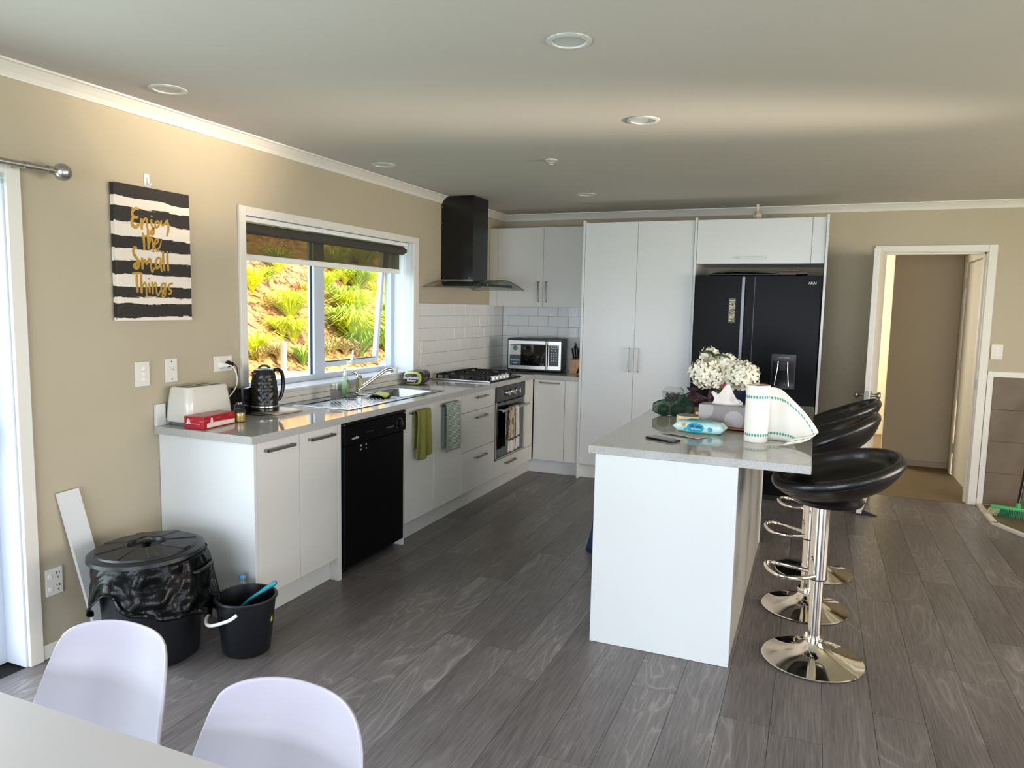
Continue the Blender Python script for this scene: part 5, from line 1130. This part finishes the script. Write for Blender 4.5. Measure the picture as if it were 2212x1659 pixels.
# vase + hydrangeas
VX, VY = 2.440, 4.080
vs_ = thing('flower_vase', 'squat olive glass vase holding white hydrangeas', 'vase', (VX, VY, IZ+.0005), 0)
o = obj('glass', lathe(B(), [(0, .001), (.040, .001), (.052, .02), (.055, .07), (.048, .115), (.044, .145), (.050, .165), (.047, .165), (.041, .145), (.045, .112), (.051, .07), (.048, .022), (.037, .006), (0, .005)], (0, 0, 0), 32), OLIVEG, vs_, .9)
obj('handle', tube(B(), spline([(-.046, -.02, .165), (-.075, -.035, .160), (-.082, -.04, .11), (-.072, -.035, .05), (-.056, -.02, .02)], 5), .006, 8), mat('dark_metal_handle', '#2a2825', .4, metal=.5), vs_, .9)
def floret_mesh(bm, c, nrm, s, rg):
    nrm = nrm.normalized(); t1 = nrm.orthogonal().normalized(); t1.rotate(Matrix.Rotation(rg.random()*6.28, 3, nrm)); t2 = nrm.cross(t1)
    for k in range(4):
        a = PI/2*k; d = t1*math.cos(a)+t2*math.sin(a); e = nrm.cross(d)
        ps = [c, c+d*s*.5+e*s*.42+nrm*s*.10, c+d*s*.95+e*s*.30+nrm*s*.22, c+d*s*1.08+nrm*s*.18, c+d*s*.95-e*s*.30+nrm*s*.22, c+d*s*.5-e*s*.42+nrm*s*.10]
        vv = [bm.verts.new(p) for p in ps]; m_ = bm.verts.new(c+d*s*.6+nrm*s*.02)
        for i in range(6): bm.faces.new((vv[i], vv[(i+1) % 6], m_))
heads = [((-.095, -.035, .232), .095, 'large white hydrangea head on the pantry side of the vase', 70), ((.085, -.03, .232), .092, 'creamy hydrangea head next to the paper towel roll', 70), ((.000, .02, .285), .060, 'middle hydrangea head of the bunch', 38), ((-.100, .06, .330), .045, 'small hydrangea cluster rising highest behind a leaf', 18)]
for hi, (c, r, lab, nf) in enumerate(heads):
    h = thing('hydrangea', lab, 'flower', (VX, VY, IZ+.02), 0, 'hydrangeas in the olive vase')
    rg = random.Random(20+hi); bm = B(); cc_ = Vector(c)
    for i in range(nf):
        ph = math.acos(1-2*(i+.5)/nf); th = 2.39996*i; nn = Vector((math.sin(ph)*math.cos(th), math.sin(ph)*math.sin(th), math.cos(ph)))
        k = r*rg.uniform(.86, 1.05); pos = cc_+Vector((nn.x*k, nn.y*k*.95, nn.z*k*.80)); dn = (nn+Vector([rg.uniform(-.35, .35) for _ in range(3)])).normalized()
        floret_mesh(bm, pos, dn, rg.uniform(.021, .027), rg)
    obj('florets', bm, PETAL, h, 3.14, kind='stuff')
    obj('flower_core', grid(B(), lambda u, v: cc_+Vector((math.sin(PI*v)*math.cos(2*PI*u), math.sin(PI*v)*math.sin(2*PI*u), math.cos(PI*v)*.8))*r*.78, 16, 10, True), mat('pale_green_core', '#b4b58c', .8) if hi == 0 else bpy.data.materials['pale_green_core'], h, 3)
    obj('stem', tube(B(), spline([(c[0]*.2, c[1]*.2, .0), (c[0]*.25, c[1]*.25, .13), (c[0]*.7, c[1]*.7, c[2]-r*.5)], 4), .003, 6), STEMM, h, .9)
    if hi in (2, 3):
        def leaf(base, d, L0, W0, tilt):
            d = Vector(d).normalized(); e = d.cross(Vector((0, 0, 1))).normalized()
            return grid(B(), lambda u, v: Vector(base)+d*L0*u+e*(v-.5)*2*W0*math.sin(PI*(u**.8))**.9+Vector((0, 0, .018*math.sin(PI*u)-.012*(1-abs(2*v-1))+tilt*u)), 12, 6)
        if hi == 3:
            for b_, d_ in (((-.150, .00, .350), (.9, -.4, 0)), ((-.075, -.02, .335), (1, .1, .0))):
                o = obj('leaf', leaf(b_, d_, .105, .030, -.02), LEAF, h, 3); solid(o, .001)
        else:
            o = obj('leaf', leaf((.04, .05, .315), (1, .3, 0), .06, .015, -.05), LEAF, h, 3); solid(o, .001)

# ------------------------------------------------------------------ bar stools
def make_stool(label, H, rz, tilt, PT_=0):
    SHX = .055
    t = thing('bar_stool', label, 'bar stool', (0, 0, 0), 0, 'bar stools along the island')
    obj('base', lathe(B(), [(0, .002), (.208, .002), (.211, .006), (.208, .009), (.175, .016), (.13, .026), (.085, .040), (.055, .056), (.040, .074), (.034, .086), (0, .086)], (0, 0, 0), 64), CHROME, t, .5)
    obj('collar', lathe(B(), [(.027, .0865), (.038, .0865), (.041, .094), (.041, .102), (.038, .109), (.027, .109)], (0, 0, 0), 36), CHROME, t, .6)
    obj('pole', lathe(B(), [(.0265, .109), (.0265, .38)], (0, 0, 0), 36), CHROME, t, 1)
    obj('sleeve', lathe(B(), [(.030, .365), (.0365, .365), (.0365, H-.129), (0, H-.129)], (0, 0, 0), 36), CHROME, t, .6)
    obj('band', lathe(B(), [(.0368, .363), (.0375, .364), (.0375, .3675), (.0368, .369)], (0, 0, 0), 36), BLACKM, t, .6)
    a = .036
    loop = spline([(-.02, -.030, .305), (-.08, -.068, .305), (-.155, -.085, .312), (-.200, -.05, .322), (-.212, 0, .326), (-.200, .05, .322), (-.155, .085, .312), (-.08, .068, .305), (-.02, .030, .305)], 5)
    fr_ = obj('footrest', tube(B(), loop, .0095, 12), CHROME, t, 1); fr_.rotation_euler = (0, 0, -.12); fr_.location = (0, 0, .078)
    st = obj('seat', bmesh.new(), LEATHER, t)
    # upholstered bowl, tilted so that its back rises
    KP = spline([(0, -.098), (.08, -.098), (.150, -.088), (.205, -.060), (.243, -.024), (.256, -.008), (.262, .006), (.258, .022), (.245, .032), (.228, .028), (.216, .012), (.205, -.014), (.170, -.036), (.09, -.046), (0, -.048)] and [Vector((a, 0, b)) for a, b in [(0, -.098), (.08, -.098), (.150, -.088), (.205, -.060), (.243, -.024), (.256, -.008), (.262, .006), (.258, .022), (.245, .032), (.228, .028), (.216, .012), (.205, -.014), (.170, -.036), (.09, -.046), (0, -.048)]], 4)
    def S(u, v):
        i = v*(len(KP)-1); k = min(int(i), len(KP)-2); p = KP[k].lerp(KP[k+1], i-k); an = 2*PI*u
        r = max(0, p.x)*(1+.02*math.cos(2*an))
        return Vector((r*math.cos(an)+SHX, r*math.sin(an), p.z))
    bm = grid(B(), S, 72, 40, True); bmesh.ops.remove_doubles(bm, verts=bm.verts, dist=.0004)
    bm.to_mesh(st.data); bm.free(); st.data.polygons.foreach_set('use_smooth', [True]*len(st.data.polygons))
    st.location = (0, 0, H); st.rotation_euler = (0, math.radians(-tilt), 0)
    obj('seam', tube(B(), [S(i/72, .355)+Vector((0, 0, .0)) for i in range(72)], .0016, 5, closed=True), mat('seam_thread', '#1c1a18', .6), st, 1)
    obj('seat_plate', lathe(B(), [(0, H-.128), (.10, H-.128), (.135, H-.118), (.145, H-.100), (.13, H-.085), (0, H-.085)], (.02, 0, 0), 40), LEATHER, t, .6)
    obj('lever', tube(B(), spline([(0, .02, H-.134), (.0, .09, H-.137), (.0, .15, H-.140), (.0, .19, H-.134)], 4), .006, 8), CHROME, t, .9)
    t.rotation_euler = (0, 0, rz)
    return t
s = make_stool('black bar stool with chrome base, nearest of the three and lowest', .820, .30, 15); s.location = (2.957, 3.20, 0)
s = make_stool('black bar stool with chrome base, middle one of the three', .862, -.10, 27); s.location = (2.918, 3.785, 0)
s = make_stool('black bar stool with chrome base, nearest the fridge', .880, -.05, 24); s.location = (2.955, 4.37, 0)

# ------------------------------------------------------------------ bin, bucket, board, bottle
bn = thing('rubbish_bin', 'large black round rubbish bin with liner and ribbed lid', 'bin', (.36, 2.06, 0), 0)
bnx = (.352, 2.068); bn.scale = (.97, .97, .965); bn.location = (bnx[0], bnx[1], 0)
obj('body', lathe(B(), [(0, .002), (.180, .002), (.186, .010), (.215, .44), (.222, .445), (.222, .455), (.205, .455), (.175, .02), (0, .02)], (0, 0, 0), 56), BINM, bn, .6)
def liner(u, v):
    a = 2*PI*u; d = .21+.05*math.sin(2*a+1)+.05*ns((math.cos(a)*1.6, math.sin(a)*1.6, 0), 1, 2)+.03*math.sin(5*a)
    z = .462-d*v; r = .2185+.022*v*(1+.6*ns((math.cos(a)*3, math.sin(a)*3, v*2), 1, 5))+.006*math.sin(14*a+v*5)*v**.6+.016*abs(ns((math.cos(a)*4+v*2, math.sin(a)*4, v*3), 1, 7))
    if v > .9: r += .012*math.sin(9*a)
    k = 1+.09*max(0, math.cos(a-.15))*v
    return Vector((r*k*math.cos(a), r*k*math.sin(a), z))
o = obj('liner', grid(B(), liner, 150, 26, True), LINER, bn, .5); solid(o, .0012)
def fl(u, v):
    x = .195+.045*v; return Vector((x+.012*math.sin(u*9), .04+.10*u+.02*v, .40-.22*v+.02*math.sin(u*14)))
o = obj('liner_tail', grid(B(), fl, 20, 14), LINER, bn, .5); solid(o, .0012)
ld = obj('lid', lathe(B(), [(0, .486), (.030, .486), (.072, .486), (.076, .500), (.080, .503), (.20, .490), (.203, .482), (.222, .480), (.232, .474), (.234, .458), (.228, .455), (.215, .472), (0, .470)], (0, 0, 0), 72), BINM, bn, .45); ld.rotation_euler = (.02, -.03, 0)
for k in range(8):
    a = 2*PI*k/8+.2; d = Vector((math.cos(a), math.sin(a), 0)); e = Vector((-math.sin(a), math.cos(a), 0)); bm = B()
    vs = []
    for r_, w_, z_ in ((.082, .014, .5020), (.197, .021, .4905)):
        for q, hh in ((-1, 0), (-.75, .0035), (.75, .0035), (1, 0)): vs.append(bm.verts.new(d*r_+e*q*w_+Vector((0, 0, z_+hh))))
    for i in range(3): bm.faces.new((vs[i], vs[i+1], vs[i+5], vs[i+4]))
    bm.faces.new(vs[:4]); bm.faces.new(vs[4:][::-1]); obj('rib', bm, BINM, ld)
obj('lid_handle', lathe(B(), [(0, .487), (.016, .487), (.018, .500), (.026, .505), (.026, .512), (.018, .517), (0, .518)], (0, 0, 0), 28), BLACK, ld, .6)
obj('side_handle', tube(B(), spline([(.200, .06, .40), (.235, .07, .40), (.245, .0, .40), (.235, -.07, .40), (.200, -.06, .40)], 4), .009, 8), BINM, bn, .9).rotation_euler = (0, 0, .35)
bk = thing('bucket', 'black plastic bucket with white handle beside the cabinet', 'bucket', (.765, 2.205, 0), 0)
o = obj('body', lathe(B(), [(0, .002), (.098, .002), (.104, .010), (.130, .238), (.137, .240), (.139, .246), (.136, .251), (.126, .250), (.098, .014), (0, .012)], (0, 0, 0), 56), BINM, bk, .6)
hp = spline([(-.128, .030, .225), (-.150, -.01, .19), (-.158, -.05, .165), (-.135, -.105, .158), (-.085, -.148, .175), (-.020, -.158, .200), (.010, -.150, .220)], 5)
obj('handle', tube(B(), hp, .0075, 10), WHITEP, bk, .9).rotation_euler = (0, 0, .42)
obj('sticker', bx((.1185, .0, .14), (.121, .012, .17)), LIMEP, bk).rotation_euler = (0, 0, .22)
bk.location = (.690, 2.250, 0); bk.scale = (.95, .95, .98)
t = thing('dish_brush', 'teal brush handle sticking out of the black bucket', 'brush', (.75, 2.2, .02), 0)
obj('handle', tube(B(), spline([(-.05, .0, .16), (.0, .03, .215), (.06, .06, .262), (.105, .085, .295)], 4), [.006]*4+[.0075]*4+[.010]*3+[.011, .009], 10), TEAL, t, .9)
obj('brush_head', lathe(B(), [(0, 0), (.03, 0), (.032, .02), (.02, .035), (0, .04)], (-.055, .0, .11), 20), TEAL, t, .9)
t.location = (.690, 2.235, .0)
t = thing('water_bottle', 'clear plastic water bottle with a blue cap behind the bucket', 'bottle', (.56, 2.325, 0), 0)
obj('bottle', lathe(B(), [(0, .001), (.032, .001), (.034, .01), (.034, .10), (.031, .12), (.034, .14), (.034, .185), (.024, .215), (.013, .235), (.013, .245)], (0, 0, 0), 32), CLEARP, t, .9)
obj('cap', lathe(B(), [(0, .262), (.014, .262), (.0155, .258), (.0155, .245), (.0, .245)], (0, 0, 0), 24), mat('blue_cap', '#4a90c4', .4), t, .6)
t.location = (.540, 2.390, 0)
bd_ = thing('shelf_board', 'white melamine board leaning against the wall by the sliding door', 'board', (.06, 2.1, 0), 0, at_world=True)
A = pix(120, 1067, x=.006); Bt = pix(165, 1054, x=.006)
base1 = Vector((.045, 2.032, .003)); base2 = base1+Vector((0.0, .100, 0))
top1 = Vector((.004, A.y, A.z)); top2 = Vector((.004, Bt.y, Bt.z)); bd_['label'] = bd_['label']
bm = B(); w_ = Vector((.016, 0, .003))
vs = [bm.verts.new(p) for p in (base1, base2, top2, top1, base1+w_, base2+w_, top2+w_, top1+w_)]
for f in ((0, 1, 2, 3), (7, 6, 5, 4), (0, 4, 5, 1), (1, 5, 6, 2), (2, 6, 7, 3), (3, 7, 4, 0)): bm.faces.new([vs[i] for i in f])
obj('board', bm, GLOSSW, bd_)

# ------------------------------------------------------------------ dining table and chairs
tb_ = thing('dining_table', 'white dining table in front of the two shell chairs', 'table', (1.75, .29, 0), at_world=True)
TX0, TX1, TY0, TY1 = .95, 2.45, -.16, .738
bm = B(); rs = [rr_ring(bm, TX0+r, TX1-r, TY0+r, TY1-r, .012, z, 4) for r, z in ((.002, .725), (0, .727), (0, .748), (.002, .75))]; bm.faces.new(rs[0]); loft(bm, rs); obj('tabletop', bm, TABLEM, tb_, .6)
for x in (TX0+.08, TX1-.08):
    for y in (TY0+.08, TY1-.10): obj('leg', lathe(B(), [(0, .001), (.014, .001), (.022, .7245), (0, .7245)], (x, y, 0), 16), WOODL, tb_, .8)
def make_chair(label, x, y, rz):
    t = thing('shell_chair', label, 'chair', (x, y, 0), rz, 'white shell chairs at the dining table')
    # centre profile (front edge of seat -> top of the backrest), chair faces -y
    pr_ = spline([Vector((0, -.235, .425)), Vector((0, -.20, .445)), Vector((0, -.05, .430)), Vector((0, .08, .425)), Vector((0, .155, .470)), Vector((0, .190, .56)), Vector((0, .215, .66)), Vector((0, .237, .76)), Vector((0, .245, .815))], 4)
    n = len(pr_)
    def f(u, v):
        s = 2*u-1; a_ = abs(s)
        v = v*(1-.27*(1-(1-a_**3.4)**(1/3.4)))+(1-v)*.09*(1-(1-a_**3)**(1/3))
        i = v*(n-1); k = min(int(i), n-2); p = pr_[k].lerp(pr_[k+1], i-k)
        w = .214+.018*math.sin(PI*min(1, v/.5)) if v < .5 else .214-.034*((v-.5)/.5)**1.3
        back = max(0, min(1, (v-.36)/.22)); side = a_**2.3
        return Vector((s*w, p.y-back*.085*side, p.z+(1-back)*.055*side))
    o = obj('shell', grid(B(), f, 28, 44), CHAIRP, t, 3.14); solid(o, .006, 0); subd(o, 1)
    for sx in (-1, 1):
        for sy in (-1, 1): obj('leg', tube(B(), [(sx*.12, sy*.10, .405), (sx*.215, sy*.215, .002)], [.013, .009], 12), WOODL, t, .9)
    obj('brace', tube(tube(B(), [(-.165, -.15, .22), (.165, .15, .22)], .004, 6), [(.165, -.15, .22), (-.165, .15, .22)], .004, 6), BLACKM, t)
    obj('mount', lathe(B(), [(0, .395), (.14, .395), (.14, .405), (0, .412)], (0, 0, 0), 20), BLACKM, t)
    return t
make_chair('white plastic shell chair tucked at the table by the sliding door', 1.580, .715, -.10)
make_chair('white plastic shell chair tucked at the table toward the island', 2.062, .668, -.10)

# ------------------------------------------------------------------ ceiling fittings
DLW = mat('downlight_white', '#cfcfca', .4)
for lab, x, y in (('round white downlight over the island near the top of the view', 2.074, 2.29), ('round white downlight above the striped canvas', .305, 2.268), ('round white downlight over the near end of the island', 2.082, 3.385), ('round white downlight above the kitchen window', .281, 3.976), ('round white downlight in front of the wall cabinet', 1.167, 5.486)):
    t = thing('downlight', lab, 'downlight', (x, y, CE), 0, 'recessed downlights')
    obj('trim_ring', lathe(B(), [(.076, -.0005), (.076, -.004), (.058, -.006), (.055, -.0005)], (0, 0, 0), 48), DLW, t, .6)
    obj('lens', lathe(B(), [(.055, -.0015), (.040, -.0010), (0, -.0008)], (0, 0, 0), 36), mat('downlight_lens', '#c3c5c2', .3) if 'downlight_lens' not in bpy.data.materials else bpy.data.materials['downlight_lens'], t, .9)
t = thing('heat_detector', 'small stepped white detector on the ceiling over the kitchen', 'detector', (1.359, 4.13, CE), 0)
obj('base', lathe(B(), [(.036, -.0005), (.036, -.008), (.030, -.009), (0, -.009)], (0, 0, 0), 28), DLW, t, .4)
for i, r in enumerate((.026, .019, .012)): obj('fin', lathe(B(), [(0, -.010-.008*i), (r, -.011-.008*i), (r, -.015-.008*i), (0, -.016-.008*i)], (0, 0, 0), 24), DLW, t, .4)

# ------------------------------------------------------------------ hearth corner and broom
hp_ = struct('wall_hearth_panel', bx((4.150, D-.014, .02), (5.6, D-.001, 1.072)), TRIM, label='white-framed tiled heat panel on the wall by the hall doorway')
obj('backing', bx((4.191, D-.0155, .021), (5.59, D-.0141, 1.030)), mat('dark_grout', '#4a4035', .8), hp_)
bm = B()
for i in range(5):
    for j in range(4):
        x0 = 4.192+.302*i; z0 = .022+.252*j; obj('tile', bx((x0, D-.0195, z0), (x0+.300, D-.0156, z0+.250), .001), STONE, hp_)
bm.free()
HP = [(4.150, 6.56), (4.150, 5.985), (4.320, 5.640), (4.60, 5.40), (5.6, 5.40), (5.6, 6.56)]
he = tag(obj('hearth', poly(B(), [(x, y, .001) for x, y in HP], (0, 0, .012)), STONE), 'low brown tiled hearth in the corner right of the hall doorway', 'hearth')
def strip(pts, w, h):
    bm = B()
    for a, b in zip(pts, pts[1:]):
        a, b = Vector((*a, 0)), Vector((*b, 0)); d = (b-a).normalized(); nn = Vector((d.y, -d.x, 0)); a = a-d*w*.3; b = b+d*w*.3
        vs = [bm.verts.new(p+Vector((0, 0, q))) for q in (.001, h) for p in (a-nn*w, b-nn*w, b, a)]
        for f in ((0, 1, 2, 3), (7, 6, 5, 4), (0, 4, 5, 1), (1, 5, 6, 2), (2, 6, 7, 3), (3, 7, 4, 0)): bm.faces.new([vs[i] for i in f])
    return bm
obj('hearth_edging', strip([(4.148, 6.56), (4.148, 5.985), (4.318, 5.638), (4.60, 5.398), (5.6, 5.398)], .036, .020), TRIM, he)
bq = thing('broom', 'green broom with a black handle standing on the hearth', 'broom', (4.36, 6.25, .013), 0)
obj('head', bx((-.17, -.020, .052), (.17, .020, .078), .008, 2), GREENL, bq, .8)
bm = B()
for i in range(34):
    for j in range(3):
        x = -.165+.01*i; y = -.014+.014*j; tube(bm, [(x, y, .054), (x*1.08, y*1.6, .001)], .0042, 5)
obj('bristles', bm, GREEND, bq, kind='stuff')
bm = B()
for i in range(9):
    for j in range(3): x = -.172+.008*i-.0; y = -.015+.015*j; tube(bm, [(x, y, .053), (x-.022, y*1.5, .001)], .0038, 5)
obj('corner_bristles', bm, mat('cream_bristle', '#b7ab80', .8), bq, kind='stuff')
obj('socket', lathe(B(), [(0, .076), (.018, .076), (.016, .115), (0, .115)], (0, 0, 0), 16), GREENL, bq, .7)
obj('handle', tube(B(), [(0, 0, .10), (.075, .27, .86)], .0125, 10), BLACK, bq, .9)
q0 = pix(2197, 1119, z=.013); bq.location = q0; bq.rotation_euler = (0, 0, -.22)
t = thing('door_stop', 'small black wedge door stop at the foot of the open door', 'door stop', (3.30, 5.83, 0), 0)
obj('wedge', poly(B(), [(0, -.018, .001), (.12, -.018, .001), (.0, -.018, .035)], (0, .036, 0)), BLACKM, t); t.location = (3.272, 5.86, 0); t.rotation_euler = (0, 0, -.2)
t = tag(obj('cable', tube(B(), spline([(3.355, 6.52, .92), (3.36, 6.50, .60), (3.40, 6.46, .35)], 4), .004, 6), WHITEP), 'thin white cord hanging behind the open door', 'cord')
bpy.data.objects.remove(t)

# ------------------------------------------------------------------ garden outside
GRASS = mat('lawn_green', '#557d22', .9, noise_amt=.35, nscale=30, bump=.6, bscale=60)
lawn = tag(obj('lawn', bx((-8.6, -12, -.4), (-.2, 46, -.25)), GRASS), 'strip of bright green lawn outside the kitchen window', 'lawn', kind='stuff')
MUL = mat('bark_mulch', '#b08a62', .95, bump=.9, bscale=18)
_t = N(MUL, 'ShaderNodeTexCoord'); _v1 = N(MUL, 'ShaderNodeTexVoronoi', i_Scale=16.0); L(MUL, _t.outputs['Object'], _v1.inputs['Vector']); _s = N(MUL, 'ShaderNodeSeparateColor'); L(MUL, _v1.outputs['Color'], _s.inputs[0])
_r = N(MUL, 'ShaderNodeValToRGB'); e = _r.color_ramp.elements; e[0].color = lin('#5e2f1d'); e[1].color = lin('#cba563')
for p_, c_ in ((.3, '#8f5d38'), (.55, '#b08045')): q_ = e.new(p_); q_.color = lin(c_)
_n = N(MUL, 'ShaderNodeTexNoise', i_Scale=2.2, i_Detail=5.0); L(MUL, _t.outputs['Object'], _n.inputs['Vector'])
_ad = N(MUL, 'ShaderNodeMath', operation='MULTIPLY_ADD'); _ad.inputs[1].default_value = .8; L(MUL, _n.outputs['Fac'], _ad.inputs[0])
_m1 = N(MUL, 'ShaderNodeMath', operation='MULTIPLY'); _m1.inputs[1].default_value = .55; L(MUL, _s.outputs[0], _m1.inputs[0]); L(MUL, _m1.outputs[0], _ad.inputs[2])
_sb = N(MUL, 'ShaderNodeMath', operation='SUBTRACT'); _sb.inputs[1].default_value = .16; L(MUL, _ad.outputs[0], _sb.inputs[0]); L(MUL, _sb.outputs[0], _r.inputs[0]); L(MUL, _r.outputs[0], bsdf(MUL).inputs['Base Color'])
HX, HS = -8.2, .86
def hill(x, y): d = max(0, HX-x); return -.25+HS*d+.12*ns((x, y, 0), .6)*min(1, d)+.05*ns((x, y, 3), 2.2)*min(1, d)
bank = tag(obj('garden_bank', grid(B(), lambda u, v: (lambda x, y: Vector((x, y, hill(x, y))))(HX-16*u, 0+44*v), 90, 190), MUL, smooth=3), 'steep garden bank covered in bark mulch outside the window', 'bank', kind='structure')
rg = random.Random(11)
bm = B()
for i in range(5200):
    x = HX-.1-rg.random()**1.2*11; y = rg.uniform(8, 34); z = hill(x, y)+.01; a = rg.uniform(0, PI); l_, w_ = rg.uniform(.05, .14), rg.uniform(.012, .03)
    d = Vector((math.cos(a), math.sin(a), math.cos(a)*-.6+rg.uniform(-.3, .3))).normalized(); e_ = d.cross(Vector((.5, 0, .8))).normalized(); c = Vector((x, y, z+.01))
    vs = [bm.verts.new(c+d*l_*p+e_*w_*q) for p, q in ((-1, -1), (1, -1), (1, 1), (-1, 1))]; bm.faces.new(vs)
o = obj('bark_chips', bm, mat('bark_chip', '#85502f', .9, noise_amt=.4, nscale=3), bank, kind='stuff'); solid(o, .008)
LEAFS = [mat('lime_leaf', '#c6cb22', .5, noise_amt=.2, nscale=6), mat('mid_green_leaf', '#8aa52f', .5, noise_amt=.2, nscale=6), mat('shade_straw_leaf', '#b29a5c', .7, noise_amt=.2, nscale=6), mat('red_bromeliad_leaf', '#b0302e', .45)]  # the straw colour is for tufts that stand in for shade
def clump_mesh(n, h, spread, seed, droop=.5):
    r = random.Random(seed); bm = B()
    for i in range(n):
        a = r.uniform(0, 2*PI); d = Vector((math.cos(a), math.sin(a), 0)); e_ = Vector((-d.y, d.x, 0)); hh = h*r.uniform(.6, 1.1); sp = spread*r.uniform(.3, 1.1); w = .015*r.uniform(.7, 1.3)*max(.5, h)
        prev = None
        for k in range(6):
            s = k/5; p = d*(sp*s**1.3)+Vector((0, 0, hh*(s-droop*s*s*s)))+d*r.uniform(-.003, .003); ww = w*(1-s**2)+.001
            cur = (bm.verts.new(p+e_*ww), bm.verts.new(p-e_*ww))
            if prev: bm.faces.new((prev[0], prev[1], cur[1], cur[0]))
            prev = cur
    me = bpy.data.meshes.new('leaves'); bm.to_mesh(me); bm.free(); return me
protos = {}
def clump(px, py, h, kind, n, label, cat='plant', group=None, name='strappy_plant'):
    "plant rooted where the view ray meets the bank"
    d = (pix(px, py, x=-1)-CAM).normalized(); s = 3.0; p = CAM.copy()
    while s < 45:
        p = CAM+d*s
        if p.z < (hill(p.x, p.y) if p.x < HX else -.25): break
        s += .03
    key = (kind, round(h, 2), n)
    if key not in protos: me = clump_mesh(int(n*1.7), h, h*.75, len(protos)+40, .55 if kind != 3 else .2); me.materials.append(LEAFS[kind]); protos[key] = me
    o = bpy.data.objects.new(name, protos[key]); C.objects.link(o); o.location = p-Vector((0, 0, .02)); o.rotation_euler = (0, 0, rg.uniform(0, 6)); o.scale = [rg.uniform(.9, 1.1)]*3
    return tag(o, label, cat, group)
G = 'strappy plants on the garden bank'
for px, py, h, k, n, lab in [(600, 585, 1.50, 0, 119, 'lime strappy plant high on the bank left of the mullion'), (545, 625, 1.12, 0, 76, 'lime tuft against the window edge, upper one'), (548, 770, 1.12, 0, 85, 'lime tuft at the window edge low on the bank'),
    (628, 690, 1.55, 0, 153, 'lime strappy plant below the red bromeliad'), (632, 735, 1.25, 0, 119, 'lime tuft beside the wooden stake'), (662, 640, 0.88, 0, 68, 'small lime tuft just above the red bromeliad'), (655, 785, 1.05, 1, 102, 'green strappy plant at the foot of the bank near the mullion'),
    (722, 585, 1.50, 0, 136, 'lime plant high on the bank just right of the mullion'), (785, 580, 2.00, 0, 153, 'tall lime plant high on the bank behind the sash'), (770, 625, 1.50, 1, 136, 'mid green plant in the upper middle of the sash'), (735, 660, 1.25, 1, 102, 'dark green plant left of centre in the sash'),
    (762, 690, 1.75, 0, 187, 'large lime plant in the middle of the sash'), (742, 715, 1.38, 1, 102, 'green tuft left of the largest lime plant'), (768, 745, 1.88, 0, 204, 'largest lime plant low in the sash'), (780, 765, 1.25, 1, 119, 'green grassy plant at the edge of the lawn'),
    (812, 640, 1.12, 0, 85, 'lime tuft beside the sash edge'), (832, 700, 1.25, 1, 85, 'lime tuft seen through the gap beside the sash'), (833, 755, 1.38, 1, 102, 'dark green plant through the gap beside the sash'), (706, 622, 1.10, 0, 100, 'lime plant just right of the mullion at mid height'), (800, 610, 1.30, 0, 120, 'lime plant near the sash edge high on the bank'), (745, 610, 1.20, 0, 120, 'lime plant at the top middle of the sash'), (610, 725, 1.00, 0, 90, 'lime tuft above the wooden stake'), (580, 600, 0.75, 1, 51, 'small green tuft near the top of the fixed pane')]:
    clump(px, py+6, h, k, n, lab, 'plant', G)
for px, py, lab in ((745, 780, 'straw tuft standing in for shade at the bank foot below the largest lime plant'), (720, 775, 'straw tuft standing in for shade at the bank foot above the window latch'), (600, 790, 'straw tuft standing in for shade just left of the wooden stake'), (560, 795, 'straw tuft standing in for shade between the stake and the window edge'), (700, 785, 'straw tuft standing in for shade just right of the window mullion'), (770, 782, 'straw tuft standing in for shade at the bank foot near the sash corner')): clump(px, py-12, .8, 2, 90, lab, 'plant', 'straw tufts standing in for shade at the foot of the bank', 'shade_straw_tuft')  # straw along the bank foot, also standing in for a tree's shade
clump(655, 650, 1.0, 3, 16, 'red bromeliad on the bank in the fixed window pane', 'plant', None, 'bromeliad')
p = pix(613, 775, x=-8.3); t = tag(obj('garden_stake', bx((p.x-.05, p.y-.05, -.25), (p.x+.05, p.y+.05, .60), .004), mat('weathered_wood', '#a99a8c', .9)), 'weathered wooden stake at the foot of the bank', 'stake')
p0 = pix(664, 766, x=-8.5); tr = thing('young_tree', 'thin leaning tree trunk on the bank beside the window mullion', 'tree', (p0.x, p0.y, hill(p0.x, p0.y)-.03), 0)
obj('trunk', tube(B(), spline([(0, 0, 0), (.0, .30, .6), (-.1, .55, 1.5), (-.2, .65, 2.8), (-.3, .70, 4.2), (-.4, .75, 5.6)], 4), [.12-.003*i for i in range(21)], 10), mat('bark_trunk', '#85786c', .9, bump=.6, bscale=30), tr, .9)
o = obj('leaves', bmesh.new(), LEAFS[0], tr, kind='stuff'); me = clump_mesh(160, .9, .9, 77, .6); me.materials.append(LEAFS[0]); o.data = me; o.location = (-.4, .75, 5.5)
st_ = tag(obj('garden_ground', bx((-28, -14, -.6), (14, 46, -.41)), GRASS), 'ground around the house', 'ground', kind='structure')
for i, (px, py, r_) in enumerate(((628, 775, .22), (650, 778, .18), (826, 762, .30), (575, 780, .2))):
    p = pix(px, py, z=-.2); o = tag(obj('garden_rock', grid(B(), lambda u, v: Vector((math.sin(PI*v)*math.cos(2*PI*u), math.sin(PI*v)*math.sin(2*PI*u), math.cos(PI*v)*.6))*r_*(1+.25*ns((u*5, v*5, i))), 12, 8, True), mat('pale_rock', '#c9c3b8', .8) if i == 0 else bpy.data.materials['pale_rock'], smooth=1), ['pale rock just right of the wooden stake', 'pale rock beside the foot of the leaning trunk', 'large pale rock seen through the gap beside the sash', 'pale rock between the stake and the window edge'][i], 'rock', 'rocks at the foot of the bank'); o.location = (-8.1+.1*i, pix(px, py, x=-8.1).y, -.20)
